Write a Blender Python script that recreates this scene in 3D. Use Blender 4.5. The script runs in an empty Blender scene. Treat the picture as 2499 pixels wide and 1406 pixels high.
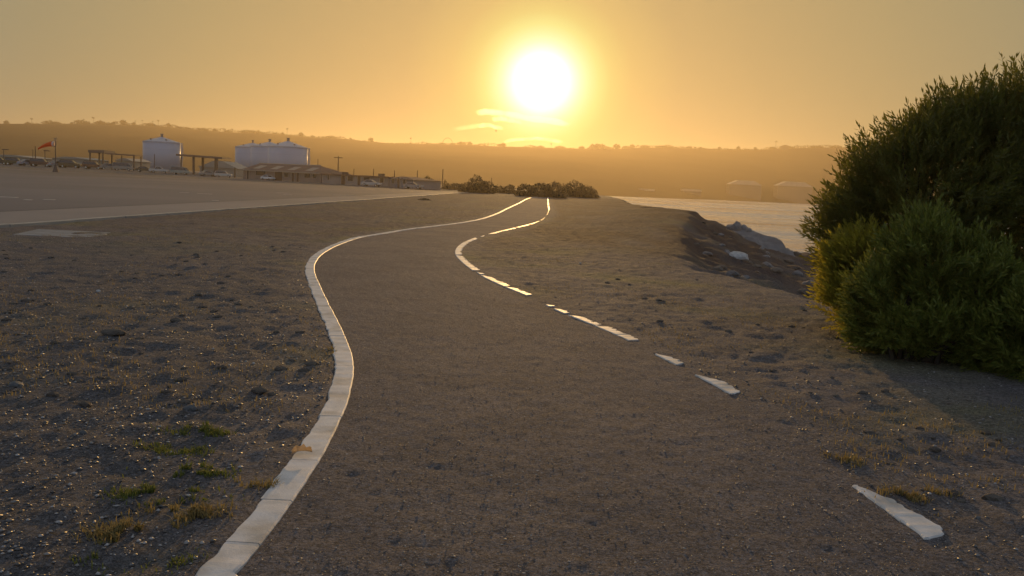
import bpy, bmesh, math, random
import numpy as np
from mathutils import Matrix, Vector

R = math.radians
random.seed(7)
RNG = np.random.default_rng(11)
sc = bpy.context.scene
COL = sc.collection

# ------------------------------------------------------------------ camera
F = 2200.0                       # focal length in pixels of a 2499 x 1406 frame
EYE = 1.6
cam = bpy.data.cameras.new('camera')
cam.sensor_width = 36.0
cam.lens = 36.0 * F / 2499.0
cam.clip_start = 0.05
cam.clip_end = 30000.0
camo = bpy.data.objects.new('camera', cam)
COL.objects.link(camo)
CAMR = (Matrix.Rotation(R(90 - 6.51), 4, 'X') @ Matrix.Rotation(math.atan(0.049), 4, 'Z'))
camo.matrix_world = Matrix.Translation((0, 0, EYE)) @ CAMR
sc.camera = camo

# ------------------------------------------------------------------ sky, sun, exposure
SUN_EL, SUN_AZ = 6.4, 1.2        # degrees above the horizon, degrees right of +Y
sun_dir = Vector((math.sin(R(SUN_AZ)) * math.cos(R(SUN_EL)), math.cos(R(SUN_AZ)) * math.cos(R(SUN_EL)), math.sin(R(SUN_EL))))
world = bpy.data.worlds.new('World')
sc.world = world
world.use_nodes = True
wn, wl = world.node_tree.nodes, world.node_tree.links
bg = wn['Background']
bg.inputs['Strength'].default_value = 0.15
sky = wn.new('ShaderNodeTexSky')
sky.sky_type = 'NISHITA'
sky.sun_disc = False
sky.sun_elevation = R(SUN_EL)
sky.sun_rotation = R(SUN_AZ)
sky.dust_density = 1.5
sky.air_density = 1.0
tc = wn.new('ShaderNodeTexCoord')
dot = wn.new('ShaderNodeVectorMath'); dot.operation = 'DOT_PRODUCT'
dot.inputs[1].default_value = sun_dir
nrm = wn.new('ShaderNodeVectorMath'); nrm.operation = 'NORMALIZE'
wl.new(tc.outputs['Generated'], nrm.inputs[0])
wl.new(nrm.outputs[0], dot.inputs[0])
ac = wn.new('ShaderNodeMath'); ac.operation = 'ARCCOSINE'
ac.use_clamp = False
wl.new(dot.outputs['Value'], ac.inputs[0])
ang = wn.new('ShaderNodeMath'); ang.operation = 'DIVIDE'      # angle to the sun / 90 degrees
wl.new(ac.outputs[0], ang.inputs[0]); ang.inputs[1].default_value = math.pi / 2
ramp = wn.new('ShaderNodeValToRGB')                            # aureole of the low sun in dusty air
el = ramp.color_ramp.elements
stops = [(0.0, (2.4, 2.4, 2.4)), (1.1, (2.0, 2.0, 1.95)), (1.85, (1.3, 1.3, 1.08)), (2.6, (.88, .97, .54)), (3.4, (.74, .78, .28)), (4.3, (.66, .56, .19)), (5.6, (.58, .43, .165)),
         (8.5, (.45, .335, .155)), (13, (.405, .31, .152)), (20, (.365, .295, .152)), (29, (.305, .268, .16)), (42, (.285, .28, .22)), (65, (.265, .295, .345)), (90, (.25, .295, .40))]
for i, (a, c) in enumerate(stops):
    e = el[i] if i < 2 else el.new(a / 90)
    e.position = a / 90
    e.color = (c[0], c[1], c[2], 1)
wl.new(ang.outputs[0], ramp.inputs[0])
amp = wn.new('ShaderNodeVectorMath'); amp.operation = 'SCALE'
amp.inputs['Scale'].default_value = 1 / 0.15
wl.new(ramp.outputs[0], amp.inputs[0])
wmap = wn.new('ShaderNodeMapRange'); wmap.interpolation_type = 'SMOOTHSTEP'
wmap.inputs['From Min'].default_value = 30 / 90; wmap.inputs['From Max'].default_value = 1.0
wmap.inputs['To Min'].default_value = 0.0; wmap.inputs['To Max'].default_value = 0.35
wl.new(ang.outputs[0], wmap.inputs['Value'])
mix = wn.new('ShaderNodeMix'); mix.data_type = 'RGBA'
wl.new(wmap.outputs[0], mix.inputs[0])
wl.new(amp.outputs[0], mix.inputs[6])
wl.new(sky.outputs[0], mix.inputs[7])
wl.new(mix.outputs[2], bg.inputs['Color'])

sun = bpy.data.lights.new('sun', 'SUN')
sun.energy = 2.3
sun.angle = R(0.5)
sun.color = (1.0, 0.58, 0.20)
suno = bpy.data.objects.new('sun', sun)
COL.objects.link(suno)
suno.rotation_euler = sun_dir.to_track_quat('Z', 'Y').to_euler()

sc.view_settings.view_transform = 'Standard'
sc.view_settings.look = 'None'
sc.view_settings.exposure = 0.0
sc.view_settings.gamma = 1.0
sc.view_settings.use_curve_mapping = False
sc.render.engine = 'CYCLES'
sc.cycles.use_denoising = True
sc.cycles.max_bounces = 6
sc.cycles.volume_bounces = 0
sc.cycles.sample_clamp_indirect = 4.0

# ------------------------------------------------------------------ helpers
R3 = np.array(CAMR.to_3x3())

def ray(px, py):
    d = np.array([(px - 1249.5) / F, (703 - py) / F, -1.0])
    return R3 @ d

def at(px, py, Y):
    """the point at distance Y along the line of sight through a spot of the photograph"""
    d = ray(px, py)
    t = Y / d[1]
    return Vector((d[0] * t, Y, EYE + d[2] * t))

def ground_at(px, py, z=0.0):
    d = ray(px, py)
    t = (z - EYE) / d[2]
    return Vector((d[0] * t, d[1] * t, z))

def hash2(ix, iy, s):
    h = (ix.astype(np.int64) * 374761393 + iy.astype(np.int64) * 668265263 + s * 974634777) & 0xffffffff
    h = ((h ^ (h >> 13)) * 1274126177) & 0xffffffff
    return ((h ^ (h >> 16)) & 0xffff) / 65535.0

def vnoise(x, y, s=0):
    x = np.asarray(x, float); y = np.asarray(y, float)
    ix, iy = np.floor(x), np.floor(y)
    fx, fy = x - ix, y - iy
    fx = fx * fx * (3 - 2 * fx); fy = fy * fy * (3 - 2 * fy)
    a = hash2(ix, iy, s); b = hash2(ix + 1, iy, s); c = hash2(ix, iy + 1, s); d = hash2(ix + 1, iy + 1, s)
    return (a * (1 - fx) + b * fx) * (1 - fy) + (c * (1 - fx) + d * fx) * fy * 1.0 - 0.5

def fbm(x, y, s=0, o=3):
    v = 0; a = 1.0
    for k in range(o):
        v = v + a * vnoise(x * 2 ** k + 17.3 * k, y * 2 ** k - 9.1 * k, s + k); a *= 0.5
    return v

def sstep(a, b, x):
    t = np.clip((np.asarray(x, float) - a) / (b - a), 0, 1)
    return t * t * (3 - 2 * t)

# ---- materials
def mat(name, c1, c2=None, scale=1.0, rough=0.8, bump=0.0, bscale=20.0, spec=0.3, metal=0.0, c3=None, scale3=0.3, detail=4.0, trans=None, bdist=0.02, alpha=1.0, island=0.0, obj=False):
    m = bpy.data.materials.new(name)
    m.use_nodes = True
    n, l = m.node_tree.nodes, m.node_tree.links
    b = n['Principled BSDF']
    b.inputs['Roughness'].default_value = rough
    b.inputs['Specular IOR Level'].default_value = spec
    b.inputs['Metallic'].default_value = metal
    b.inputs['Base Color'].default_value = (*c1, 1)
    g = n.new('ShaderNodeNewGeometry')
    pos = g.outputs['Position']
    if obj:
        t = n.new('ShaderNodeTexCoord'); pos = t.outputs['Object']
    col = None
    if c2 is not None:
        if island:
            pw = n.new('ShaderNodeMath'); pw.operation = 'POWER'; pw.inputs[1].default_value = island
            l.new(g.outputs['Random Per Island'], pw.inputs[0]); fac = pw.outputs[0]
        else:
            nz = n.new('ShaderNodeTexNoise'); nz.inputs['Scale'].default_value = scale; nz.inputs['Detail'].default_value = detail
            l.new(pos, nz.inputs['Vector'])
            mr = n.new('ShaderNodeMapRange'); mr.inputs['From Min'].default_value = 0.36; mr.inputs['From Max'].default_value = 0.64
            l.new(nz.outputs['Fac'], mr.inputs['Value'])
            fac = mr.outputs[0]
        mx = n.new('ShaderNodeMix'); mx.data_type = 'RGBA'
        mx.inputs[6].default_value = (*c1, 1); mx.inputs[7].default_value = (*c2, 1)
        l.new(fac, mx.inputs[0]); col = mx.outputs[2]
        if c3 is not None:
            n3 = n.new('ShaderNodeTexNoise'); n3.inputs['Scale'].default_value = scale3; n3.inputs['Detail'].default_value = 5
            l.new(pos, n3.inputs['Vector'])
            m3 = n.new('ShaderNodeMapRange'); m3.inputs['From Min'].default_value = 0.5; m3.inputs['From Max'].default_value = 0.68
            l.new(n3.outputs['Fac'], m3.inputs['Value'])
            x3 = n.new('ShaderNodeMix'); x3.data_type = 'RGBA'
            l.new(m3.outputs[0], x3.inputs[0]); l.new(col, x3.inputs[6]); x3.inputs[7].default_value = (*c3, 1)
            col = x3.outputs[2]
        l.new(col, b.inputs['Base Color'])
    if bump:
        nb = n.new('ShaderNodeTexNoise'); nb.inputs['Scale'].default_value = bscale; nb.inputs['Detail'].default_value = 5; nb.inputs['Roughness'].default_value = 0.65
        l.new(pos, nb.inputs['Vector'])
        bp = n.new('ShaderNodeBump'); bp.inputs['Strength'].default_value = bump; bp.inputs['Distance'].default_value = bdist
        l.new(nb.outputs['Fac'], bp.inputs['Height']); l.new(bp.outputs[0], b.inputs['Normal'])
    if trans is not None:
        tr = n.new('ShaderNodeBsdfTranslucent'); tr.inputs['Color'].default_value = (*trans[0], 1)
        ms = n.new('ShaderNodeMixShader'); ms.inputs[0].default_value = trans[1]
        out = n['Material Output']
        l.new(b.outputs[0], ms.inputs[1]); l.new(tr.outputs[0], ms.inputs[2]); l.new(ms.outputs[0], out.inputs['Surface'])
    return m

M = {}
M['dirt'] = mat('dirt', (.156, .136, .13), (.114, .102, .1), 1.1, .9, 1.0, 34, .2, c3=(.165, .15, .085), scale3=.35, bdist=.03)
def gritty(m, zones=False):
    '''coarse grains of mixed colour, and for the ground the soils that differ from place to place, bank shade and flare mixed in'''
    n, l = m.node_tree.nodes, m.node_tree.links
    bs = n['Principled BSDF']
    src = bs.inputs['Base Color'].links[0].from_socket
    g = n.new('ShaderNodeNewGeometry')
    if zones:
        for name, colr in (('dark_gravel', (.104, .096, .096)), ('bank_soil_shade', (.078, .052, .041))):
            at_ = n.new('ShaderNodeAttribute'); at_.attribute_name = name
            x = n.new('ShaderNodeMix'); x.data_type = 'RGBA'
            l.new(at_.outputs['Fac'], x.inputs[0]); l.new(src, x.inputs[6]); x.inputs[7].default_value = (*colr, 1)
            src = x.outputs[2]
    for sc_, lo, hi in ((55, .62, 1.42), (190, .6, 1.5)):
        vz = n.new('ShaderNodeTexVoronoi'); vz.inputs['Scale'].default_value = sc_
        l.new(g.outputs['Position'], vz.inputs['Vector'])
        sp = n.new('ShaderNodeSeparateColor'); l.new(vz.outputs['Color'], sp.inputs[0])
        mr = n.new('ShaderNodeMapRange'); mr.inputs['To Min'].default_value = lo; mr.inputs['To Max'].default_value = hi
        l.new(sp.outputs[0], mr.inputs['Value'])
        sv = n.new('ShaderNodeVectorMath'); sv.operation = 'SCALE'
        l.new(src, sv.inputs[0]); l.new(mr.outputs[0], sv.inputs['Scale'])
        src = sv.outputs[0]
    l.new(src, bs.inputs['Base Color'])
    if zones:            # clods and hollows a hand to a foot across
        nb = n.new('ShaderNodeTexNoise'); nb.inputs['Scale'].default_value = 2.2; nb.inputs['Detail'].default_value = 5
        l.new(g.outputs['Position'], nb.inputs['Vector'])
        bq = n.new('ShaderNodeBump'); bq.inputs['Strength'].default_value = .8; bq.inputs['Distance'].default_value = .14
        l.new(nb.outputs['Fac'], bq.inputs['Height'])
        fine = bs.inputs['Normal'].links[0].from_node
        l.new(bq.outputs[0], fine.inputs['Normal'])
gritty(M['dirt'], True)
M['asphalt_path'] = mat('asphalt_path', (.150, .131, .128), (.112, .101, .103), 1.3, .9, 1.0, 60, .2, c3=(.168, .142, .13), scale3=.45, bdist=.02)
gritty(M['asphalt_path'])
M['lot'] = mat('lot', (.098, .09, .105), (.15, .133, .14), .05, .7, .35, 30, .35, c3=(.07, .06, .062), scale3=.018, bdist=.01)
M['road'] = mat('road', (.255, .215, .20), (.215, .185, .175), .12, .7, .35, 30, .35, c3=(.15, .13, .115), scale3=.05, bdist=.01)
M['concrete'] = mat('painted_concrete', (.80, .75, .70), (.66, .615, .565), 9, .55, .4, 60, .4, c3=(.46, .42, .37), scale3=3.5, bdist=.006)
M['slab'] = mat('slab_concrete', (.24, .25, .26), (.18, .19, .20), 3, .7, .3, 30, .3)
M['kerb'] = mat('kerb_concrete', (.42, .38, .33), (.33, .30, .26), .8, .6, .2, 20, .4)
M['pebble'] = mat('pebble', (.09, .08, .075), (.50, .46, .43), rough=.42, spec=.5, island=2.2)
M['pebble_path'] = mat('pebble_path', (.12, .105, .095), (.48, .44, .40), rough=.45, spec=.5, island=2.2)
M['clod'] = mat('clod', (.10, .08, .065), (.15, .125, .10), 9, .9, .8, 40, .2)
M['stone_dark'] = mat('stone_dark', (.10, .10, .10), (.16, .155, .15), 8, .7, .5, 30, .4)
M['stone_pale'] = mat('stone_pale', (.55, .52, .48), (.42, .39, .36), 8, .6, .4, 30, .4)
M['rock'] = mat('rock', (.26, .24, .225), (.17, .155, .145), 1.5, .85, .8, 5, .25, bdist=.1)
M['bank'] = mat('bank', (.19, .15, .115), (.12, .095, .075), .6, .9, .8, 4, .2, bdist=.1)
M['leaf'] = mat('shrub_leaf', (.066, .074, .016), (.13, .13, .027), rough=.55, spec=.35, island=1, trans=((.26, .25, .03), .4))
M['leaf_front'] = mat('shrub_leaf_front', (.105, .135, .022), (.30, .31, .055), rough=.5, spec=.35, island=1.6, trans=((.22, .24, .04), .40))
M['leaf_sunlit'] = mat('shrub_leaf_sunlit', (.16, .16, .025), (.24, .225, .04), rough=.55, spec=.3, island=1, trans=((.60, .52, .05), .5))  # sunlight on the shrub's left fringe put into the leaf colour
M['bark'] = mat('bark', (.07, .055, .04), (.045, .035, .028), 10, .9, .5, 30, .2)
M['far_leaf'] = mat('far_leaf', (.13, .098, .066), (.17, .13, .085), rough=.8, spec=.1, island=1, trans=((.14, .12, .04), .25))  # lightened to brown, so the leaf colour imitates haze and glare
M['grass_dry'] = mat('grass_dry', (.30, .23, .10), (.20, .17, .07), rough=.7, spec=.2, island=1, trans=((.42, .32, .12), .4))
M['grass_green'] = mat('grass_green', (.10, .13, .035), (.17, .18, .05), rough=.7, spec=.2, island=1, trans=((.25, .28, .06), .4))
M['dry_leaf'] = mat('dry_leaf', (.62, .45, .26), (.50, .33, .16), 30, .6, spec=.3, trans=((.55, .36, .15), .4))
M['hill'] = mat('hill', (.058, .05, .036), (.05, .044, .034), .02, .95, 0, spec=.0, c3=(.068, .056, .04), scale3=.008)
M['water'] = mat('water', (.38, .41, .46), rough=.08, spec=.5)
M['tank'] = mat('tank_paint', (.43, .45, .51), (.39, .41, .47), .15, .45, spec=.4)
M['tank_trim'] = mat('tank_trim', (.30, .24, .2), rough=.6)
M['steel'] = mat('steel_dark', (.10, .075, .06), (.14, .10, .08), 1, .6)
M['wood'] = mat('pole_wood', (.12, .085, .055), (.08, .055, .04), 2, .8)
M['stucco'] = mat('stucco', (.33, .24, .19), (.28, .205, .165), .4, .9)
M['stucco2'] = mat('stucco_grey', (.36, .29, .25), (.29, .23, .20), .25, .9)
M['roof'] = mat('roof_shingle', (.20, .12, .09), (.155, .095, .075), .8, .85)
M['skylight'] = mat('skylight', (.55, .46, .42), rough=.25, spec=.6)
M['trim'] = mat('trim', (.45, .36, .28), rough=.7)
M['opening'] = mat('dark_glass', (.03, .025, .022), rough=.25, spec=.5)
M['door'] = mat('door_paint', (.10, .06, .045), rough=.7)
M['canopy'] = mat('canopy_metal', (.20, .14, .11), (.16, .115, .09), .4, .5)
M['shed'] = mat('shed_metal', (.38, .34, .28), (.33, .295, .245), .2, .7)
M['far_wall'] = mat('far_wall', (.15, .13, .118), (.13, .115, .105), .05, .85)
M['sock'] = mat('windsock_orange', (.75, .14, .03), (.62, .11, .025), 2, .8, trans=((.85, .2, .04), .45))
M['sock_white'] = mat('windsock_white', (.75, .68, .62), rough=.8, trans=((.8, .7, .6), .4))
M['tyre'] = mat('tyre', (.025, .024, .023), rough=.85)
M['glass'] = mat('car_glass', (.02, .02, .022), rough=.06, spec=.8)
M['lamp_glass'] = mat('lamp_lens', (.75, .75, .72), rough=.1, spec=.8)
M['chrome'] = mat('chrome', (.6, .58, .55), rough=.15, metal=1.0)
M['paint_line'] = mat('road_paint', (.62, .58, .52), (.4, .37, .33), 3, .6)
M['bird'] = mat('bird', (.08, .07, .07), rough=.8)

# water waves
def water_nodes(m):
    n, l = m.node_tree.nodes, m.node_tree.links
    b = n['Principled BSDF']
    b.inputs['IOR'].default_value = 2.1
    g = n.new('ShaderNodeNewGeometry')
    mp = n.new('ShaderNodeMapping'); mp.inputs['Scale'].default_value = (.5, 1.1, 1)
    l.new(g.outputs['Position'], mp.inputs['Vector'])
    n1 = n.new('ShaderNodeTexNoise'); n1.inputs['Scale'].default_value = .9; n1.inputs['Detail'].default_value = 6
    n2 = n.new('ShaderNodeTexNoise'); n2.inputs['Scale'].default_value = .05; n2.inputs['Detail'].default_value = 3
    l.new(mp.outputs[0], n1.inputs['Vector']); l.new(mp.outputs[0], n2.inputs['Vector'])
    bq = n.new('ShaderNodeBump'); bq.inputs['Strength'].default_value = 1.0; bq.inputs['Distance'].default_value = 4.0
    l.new(n2.outputs['Fac'], bq.inputs['Height'])
    bp = n.new('ShaderNodeBump'); bp.inputs['Strength'].default_value = .8; bp.inputs['Distance'].default_value = .4
    l.new(n1.outputs['Fac'], bp.inputs['Height']); l.new(bq.outputs[0], bp.inputs['Normal']); l.new(bp.outputs[0], b.inputs['Normal'])
    n3 = n.new('ShaderNodeTexNoise'); n3.inputs['Scale'].default_value = .018; n3.inputs['Detail'].default_value = 4
    l.new(mp.outputs[0], n3.inputs['Vector'])
    mr = n.new('ShaderNodeMapRange'); mr.inputs['From Min'].default_value = .4; mr.inputs['From Max'].default_value = .6
    mr.inputs['To Min'].default_value = .06; mr.inputs['To Max'].default_value = .3
    l.new(n3.outputs['Fac'], mr.inputs['Value']); l.new(mr.outputs[0], b.inputs['Roughness'])
water_nodes(M['water'])

# ---- mesh helpers
def new_obj(name, me, parent=None, m=None):
    o = bpy.data.objects.new(name, me)
    COL.objects.link(o)
    if m is not None and me is not None:
        me.materials.append(M[m] if isinstance(m, str) else m)
    if parent is not None:
        o.parent = parent
    return o

def mesh_np(name, verts, faces, smooth=False):
    """verts (n,3), faces (m,k) arrays of one size"""
    me = bpy.data.meshes.new(name)
    verts = np.asarray(verts, np.float32); faces = np.asarray(faces, np.int32)
    me.vertices.add(len(verts)); me.vertices.foreach_set('co', verts.ravel())
    k = faces.shape[1]
    me.loops.add(faces.size); me.loops.foreach_set('vertex_index', faces.ravel())
    me.polygons.add(len(faces)); me.polygons.foreach_set('loop_start', np.arange(len(faces), dtype=np.int32) * k)
    me.update(calc_edges=True)
    me.validate()
    if smooth:
        me.polygons.foreach_set('use_smooth', np.ones(len(faces), bool))
    return me

def grid_mesh(name, X, Y, Z, smooth=True):
    r, c = X.shape
    v = np.stack([X, Y, Z], -1).reshape(-1, 3)
    i = np.arange(r * c).reshape(r, c)
    f = np.stack([i[:-1, :-1], i[:-1, 1:], i[1:, 1:], i[1:, :-1]], -1).reshape(-1, 4)
    return mesh_np(name, v, f, smooth)

class MB:
    """collects simple solids into one mesh"""
    def __init__(s):
        s.bm = bmesh.new()
    def box(s, x0, x1, y0, y1, z0, z1, bev=0.0):
        r = bmesh.ops.create_cube(s.bm, size=1.0)
        for v in r['verts']:
            v.co = Vector((x0 + (v.co.x + .5) * (x1 - x0), y0 + (v.co.y + .5) * (y1 - y0), z0 + (v.co.z + .5) * (z1 - z0)))
        if bev:
            ed = list({e for v in r['verts'] for e in v.link_edges})
            bmesh.ops.bevel(s.bm, geom=ed, offset=bev, segments=1, affect='EDGES')
        return s
    def cone(s, c, r0, r1, h, seg=16, axis='Z', caps=True):
        r = bmesh.ops.create_cone(s.bm, cap_ends=caps, segments=seg, radius1=r0, radius2=r1, depth=h)
        rot = {'Z': Matrix(), 'X': Matrix.Rotation(R(90), 4, 'Y'), 'Y': Matrix.Rotation(R(-90), 4, 'X')}[axis]
        off = {'Z': Vector((0, 0, h / 2)), 'X': Vector((h / 2, 0, 0)), 'Y': Vector((0, h / 2, 0))}[axis]
        for v in r['verts']:
            v.co = rot @ v.co + off + Vector(c)
        return s
    def bar(s, a, b, r, r2=None, seg=6):
        a, b = Vector(a), Vector(b)
        d = b - a
        q = d.to_track_quat('Z', 'Y').to_matrix().to_4x4()
        x = bmesh.ops.create_cone(s.bm, cap_ends=True, segments=seg, radius1=r, radius2=r if r2 is None else r2, depth=d.length)
        for v in x['verts']:
            v.co = q @ v.co + (a + b) / 2
        return s
    def prism(s, pts, y0, y1):
        """pts: outline in x,z; extruded along y"""
        A = [s.bm.verts.new((p[0], y0, p[1])) for p in pts]
        B = [s.bm.verts.new((p[0], y1, p[1])) for p in pts]
        n = len(pts)
        s.bm.faces.new(A); s.bm.faces.new(B[::-1])
        for i in range(n):
            s.bm.faces.new((A[i], B[i], B[(i + 1) % n], A[(i + 1) % n]))
        return s
    def quad(s, *p):
        s.bm.faces.new([s.bm.verts.new(q) for q in p]); return s
    def build(s, name, m, parent=None, smooth=False):
        bmesh.ops.recalc_face_normals(s.bm, faces=s.bm.faces)
        me = bpy.data.meshes.new(name)
        s.bm.to_mesh(me); s.bm.free()
        if smooth:
            for p in me.polygons: p.use_smooth = True
        return new_obj(name, me, parent, m)

def tag(o, label, cat, group=None, kind=None):
    o['label'] = label; o['category'] = cat
    if group: o['group'] = group
    if kind: o['kind'] = kind
    return o

def empty(name, loc, rz=0.0):
    o = bpy.data.objects.new(name, None)
    o.empty_display_size = .3
    COL.objects.link(o); o.location = loc; o.rotation_euler = (0, 0, rz)
    return o

def copy_thing(o):
    c = o.copy(); COL.objects.link(c)
    for k in [x for x in bpy.data.objects if x.parent == o]:
        d = k.copy(); COL.objects.link(d); d.parent = c
    return c

def structure(o):
    o['kind'] = 'structure'; return o

# ------------------------------------------------------------------ plan of the place
def crom(pts, n=14):
    p = [np.array(q[:2]) for q in pts]
    p = [2 * p[0] - p[1]] + p + [2 * p[-1] - p[-2]]
    out = []
    for i in range(1, len(p) - 2):
        for k in range(n):
            t = k / n
            a, b, c, d = p[i - 1], p[i], p[i + 1], p[i + 2]
            out.append(.5 * ((2 * b) + (c - a) * t + (2 * a - 5 * b + 4 * c - d) * t * t + (3 * b - 3 * c + d - a) * t ** 3))
    out.append(p[-2])
    return np.array(out)

LEFT_PX = [(430, 1500), (523, 1406), (605, 1315), (668, 1235), (715, 1170), (765, 1095), (800, 1030), (826, 970), (840, 910), (837, 865), (820, 815),
           (793, 755), (771, 705), (756, 662), (764, 635), (788, 614), (825, 596), (872, 581), (930, 571), (1005, 559), (1085, 549.5), (1140, 542),
           (1180, 533.5), (1215, 521), (1240, 508.5), (1265, 497), (1293, 483.5)]
RIGHT_PX = [(2420, 1430), (2290, 1316), (2200, 1252), (2112, 1190), (1960, 1070), (1850, 993), (1760, 940), (1636, 878), (1543, 830), (1468, 798), (1390, 768), (1345, 748),
            (1288, 720), (1232, 697), (1180, 672), (1141, 645), (1119, 621), (1125, 602), (1152, 586), (1200, 571), (1262, 556), (1311, 543), (1334, 530),
            (1340, 514), (1338, 498), (1338, 482)]
LG = [ground_at(*p) for p in LEFT_PX]
RG = [ground_at(*p) for p in RIGHT_PX]
LG += [Vector((LG[-1].x + 2.5, LG[-1].y + 30, 0)), Vector((LG[-1].x + 3, LG[-1].y + 60, 0))]
RG += [Vector((RG[-1].x + 1.5, RG[-1].y + 25, 0)), Vector((RG[-1].x + 2, RG[-1].y + 55, 0))]
LG.insert(0, Vector((LG[0].x - 1.0, LG[0].y - 2.2, 0))); LG.insert(0, Vector((LG[0].x - 2.5, LG[0].y - 6, 0)))
RG.insert(0, Vector((RG[0].x + 1.0, RG[0].y - 2.2, 0))); RG.insert(0, Vector((RG[0].x + 1.2, RG[0].y - 6, 0)))
LC, RC = crom(LG), crom(RG)
def xl(y): return np.interp(y, LC[:, 1], LC[:, 0])
def xr(y): return np.interp(y, RC[:, 1], RC[:, 0])

# top of the bluff above the water
EDGE = [(22.0, -40.0), (16, 0), (9.5, 8)] + [tuple(ground_at(*p)[:2]) for p in
        [(1985, 728), (1900, 694), (1800, 672), (1700, 652), (1648, 622), (1652, 588), (1676, 552), (1690, 530), (1680, 515), (1622, 508), (1556, 507), (1540, 498), (1521, 488), (1490, 480)]]
EDGE += [(EDGE[-1][0] + 1, 260), (EDGE[-1][0] - 5, 330), (-60, 520), (-300, 800)]
EX = np.array([e[0] for e in EDGE]); EY = np.array([e[1] for e in EDGE])
o_ = np.argsort(EY); EX, EY = EX[o_], EY[o_]
def xe(y): return np.interp(y, EY, EX)
WATER_Z = -4.0

def terrain(x, y, fine=True):
    x = np.asarray(x, float); y = np.asarray(y, float)
    z = 0.06 * fbm(x * .22, y * .16, 3, 3)
    near = sstep(0.0, 3.0, np.maximum(xl(y) - x, x - xr(y)))
    z = z * near
    z = z + .55 * sstep(60, 98, -x) * sstep(130, 205, y)
    if fine:
        z = z + 0.019 * fbm(x * 2.1, y * 1.6, 21, 3) * sstep(.1, .9, np.maximum(xl(y) - x, x - xr(y)))
        z = z + 0.026 * fbm(x * 8, y * 7, 31, 3) * sstep(.0, .5, np.maximum(xl(y) - x, x - xr(y)))
    lot = lot_mask(x, y)
    # beside and under the path
    dl = xl(y) - x                 # > 0 outside, left
    dr = x - xr(y)                 # > 0 outside, right
    rag = 0.016 * fbm(x * 5, y * 4, 41, 3)
    side_l = -0.06 + 0.073 * sstep(.0, .09, dl) + rag * 1.3
    side_r = -0.053 + 0.062 * sstep(-.35, .12, dr + 6 * rag) + rag * .5
    z = z + np.where(dl > -1.2, side_l, np.where(dr > -1.2, side_r, -0.06))
    # low mound between the path and the bluff
    z = z + .55 * np.exp(-((x - 9.5 - .10 * (y - 55)) / 4.2) ** 2 - ((y - 55) / 17) ** 2) * (1 + .35 * fbm(x * .3, y * .15, 131, 3))
    # bluff
    d = x - xe(y) - .7 * fbm(x * .35, y * .3, 51, 3)
    bench = -1.6 - .25 * sstep(0, 12, d)
    bz = bench * (.16 * sstep(-.1, 1.0, d) + .84 * sstep(-.8, 6.2, d)) + .42 * fbm(x * .8, y * .7, 61, 5) * sstep(-.3, 1.5, d)
    out = np.maximum(sstep(56, 61, y + 1.0 * fbm(x * .3, y * .3, 71, 2)), sstep(12, 22, d))
    wz = -6.5 * (.3 * sstep(-.2, 1.2, d) + .7 * sstep(.2, 7.5, d)) + .35 * fbm(x * .5, y * .5, 81, 3) * sstep(0, 2, d)
    z = z + np.where(d > -.6, bz * (1 - out) + wz * out, 0)
    z = z * (1 - lot) + lot * (-.12 + .55 * sstep(60, 98, -x) * sstep(130, 205, y))
    return z

LOT_A = ground_at(-60, 559); LOT_B = ground_at(1152, 469.5)
def lot_side(x, y):
    """> 0 on the lot's side of its kerb, metres"""
    dx, dy = LOT_B.x - LOT_A.x, LOT_B.y - LOT_A.y
    L = math.hypot(dx, dy)
    return ((y - LOT_A.y) * dx - (x - LOT_A.x) * dy) / L
LOT_C = ground_at(1152, 463)
def lot_mask(x, y):
    s = lot_side(x, y)
    return sstep(-.12, .05, s) * (1 - sstep(LOT_B.y + 12, LOT_B.y + 14, y + .55 * (x - LOT_B.x)))

def lot_z(x, y):
    return .55 * float(sstep(60, 98, -x)) * float(sstep(130, 205, y))
def on_lot(px, py):
    z = 0.0
    for _ in range(8):
        g = ground_at(px, py, z); z = lot_z(g.x, g.y)
    return Vector((g.x, g.y, z))

# ------------------------------------------------------------------ ground sheet
def axis(parts):
    a = []
    for lo, hi, st in parts:
        a += list(np.arange(lo, hi, st))
    return np.array(a + [parts[-1][1]])
def geo(lo, hi, first, k):
    a = [lo]; st = first
    while a[-1] < hi:
        a.append(a[-1] + st); st *= k
    a[-1] = hi
    return np.array(a)
xs = np.concatenate([-geo(12, 3000, .25, 1.09)[::-1][:-1], np.arange(-12, -6, .1), np.arange(-6, 7, .045), np.arange(7, 26, .16), geo(26, 3000, .4, 1.12)])
ys = np.concatenate([-geo(2, 400, .5, 1.25)[::-1][:-1], np.arange(-2, 2.8, .2), geo(2.8, 62, .035, 1.008), geo(62.6, 260, .5, 1.015), geo(264, 3200, 6, 1.12)])
XX, YY = np.meshgrid(xs, ys)
ZZ = terrain(XX, YY)
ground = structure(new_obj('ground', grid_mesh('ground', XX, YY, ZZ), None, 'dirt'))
def zone(me, name, val):
    at_ = me.attributes.new(name, 'FLOAT', 'POINT'); at_.data.foreach_set('value', np.asarray(val, np.float32).ravel())
dl_ = xl(YY) - XX
zone(ground.data, 'dark_gravel', sstep(.0, .5, dl_ + .5 * fbm(XX * 1.2, YY * 1.2, 555, 3) - .2) * np.clip(.9 + .9 * fbm(XX * .55, YY * .4, 557, 4), 0, 1) * (1 - sstep(13, 24, YY)))
wb = sstep(-11, -3, XX - xe(YY) + 3.5 * fbm(XX * .3, YY * .12, 559, 3)) * sstep(.6, 2.0, XX - xr(YY)) * sstep(18, 30, YY + 3 * fbm(XX * .5, YY * .3, 561, 2))
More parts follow.
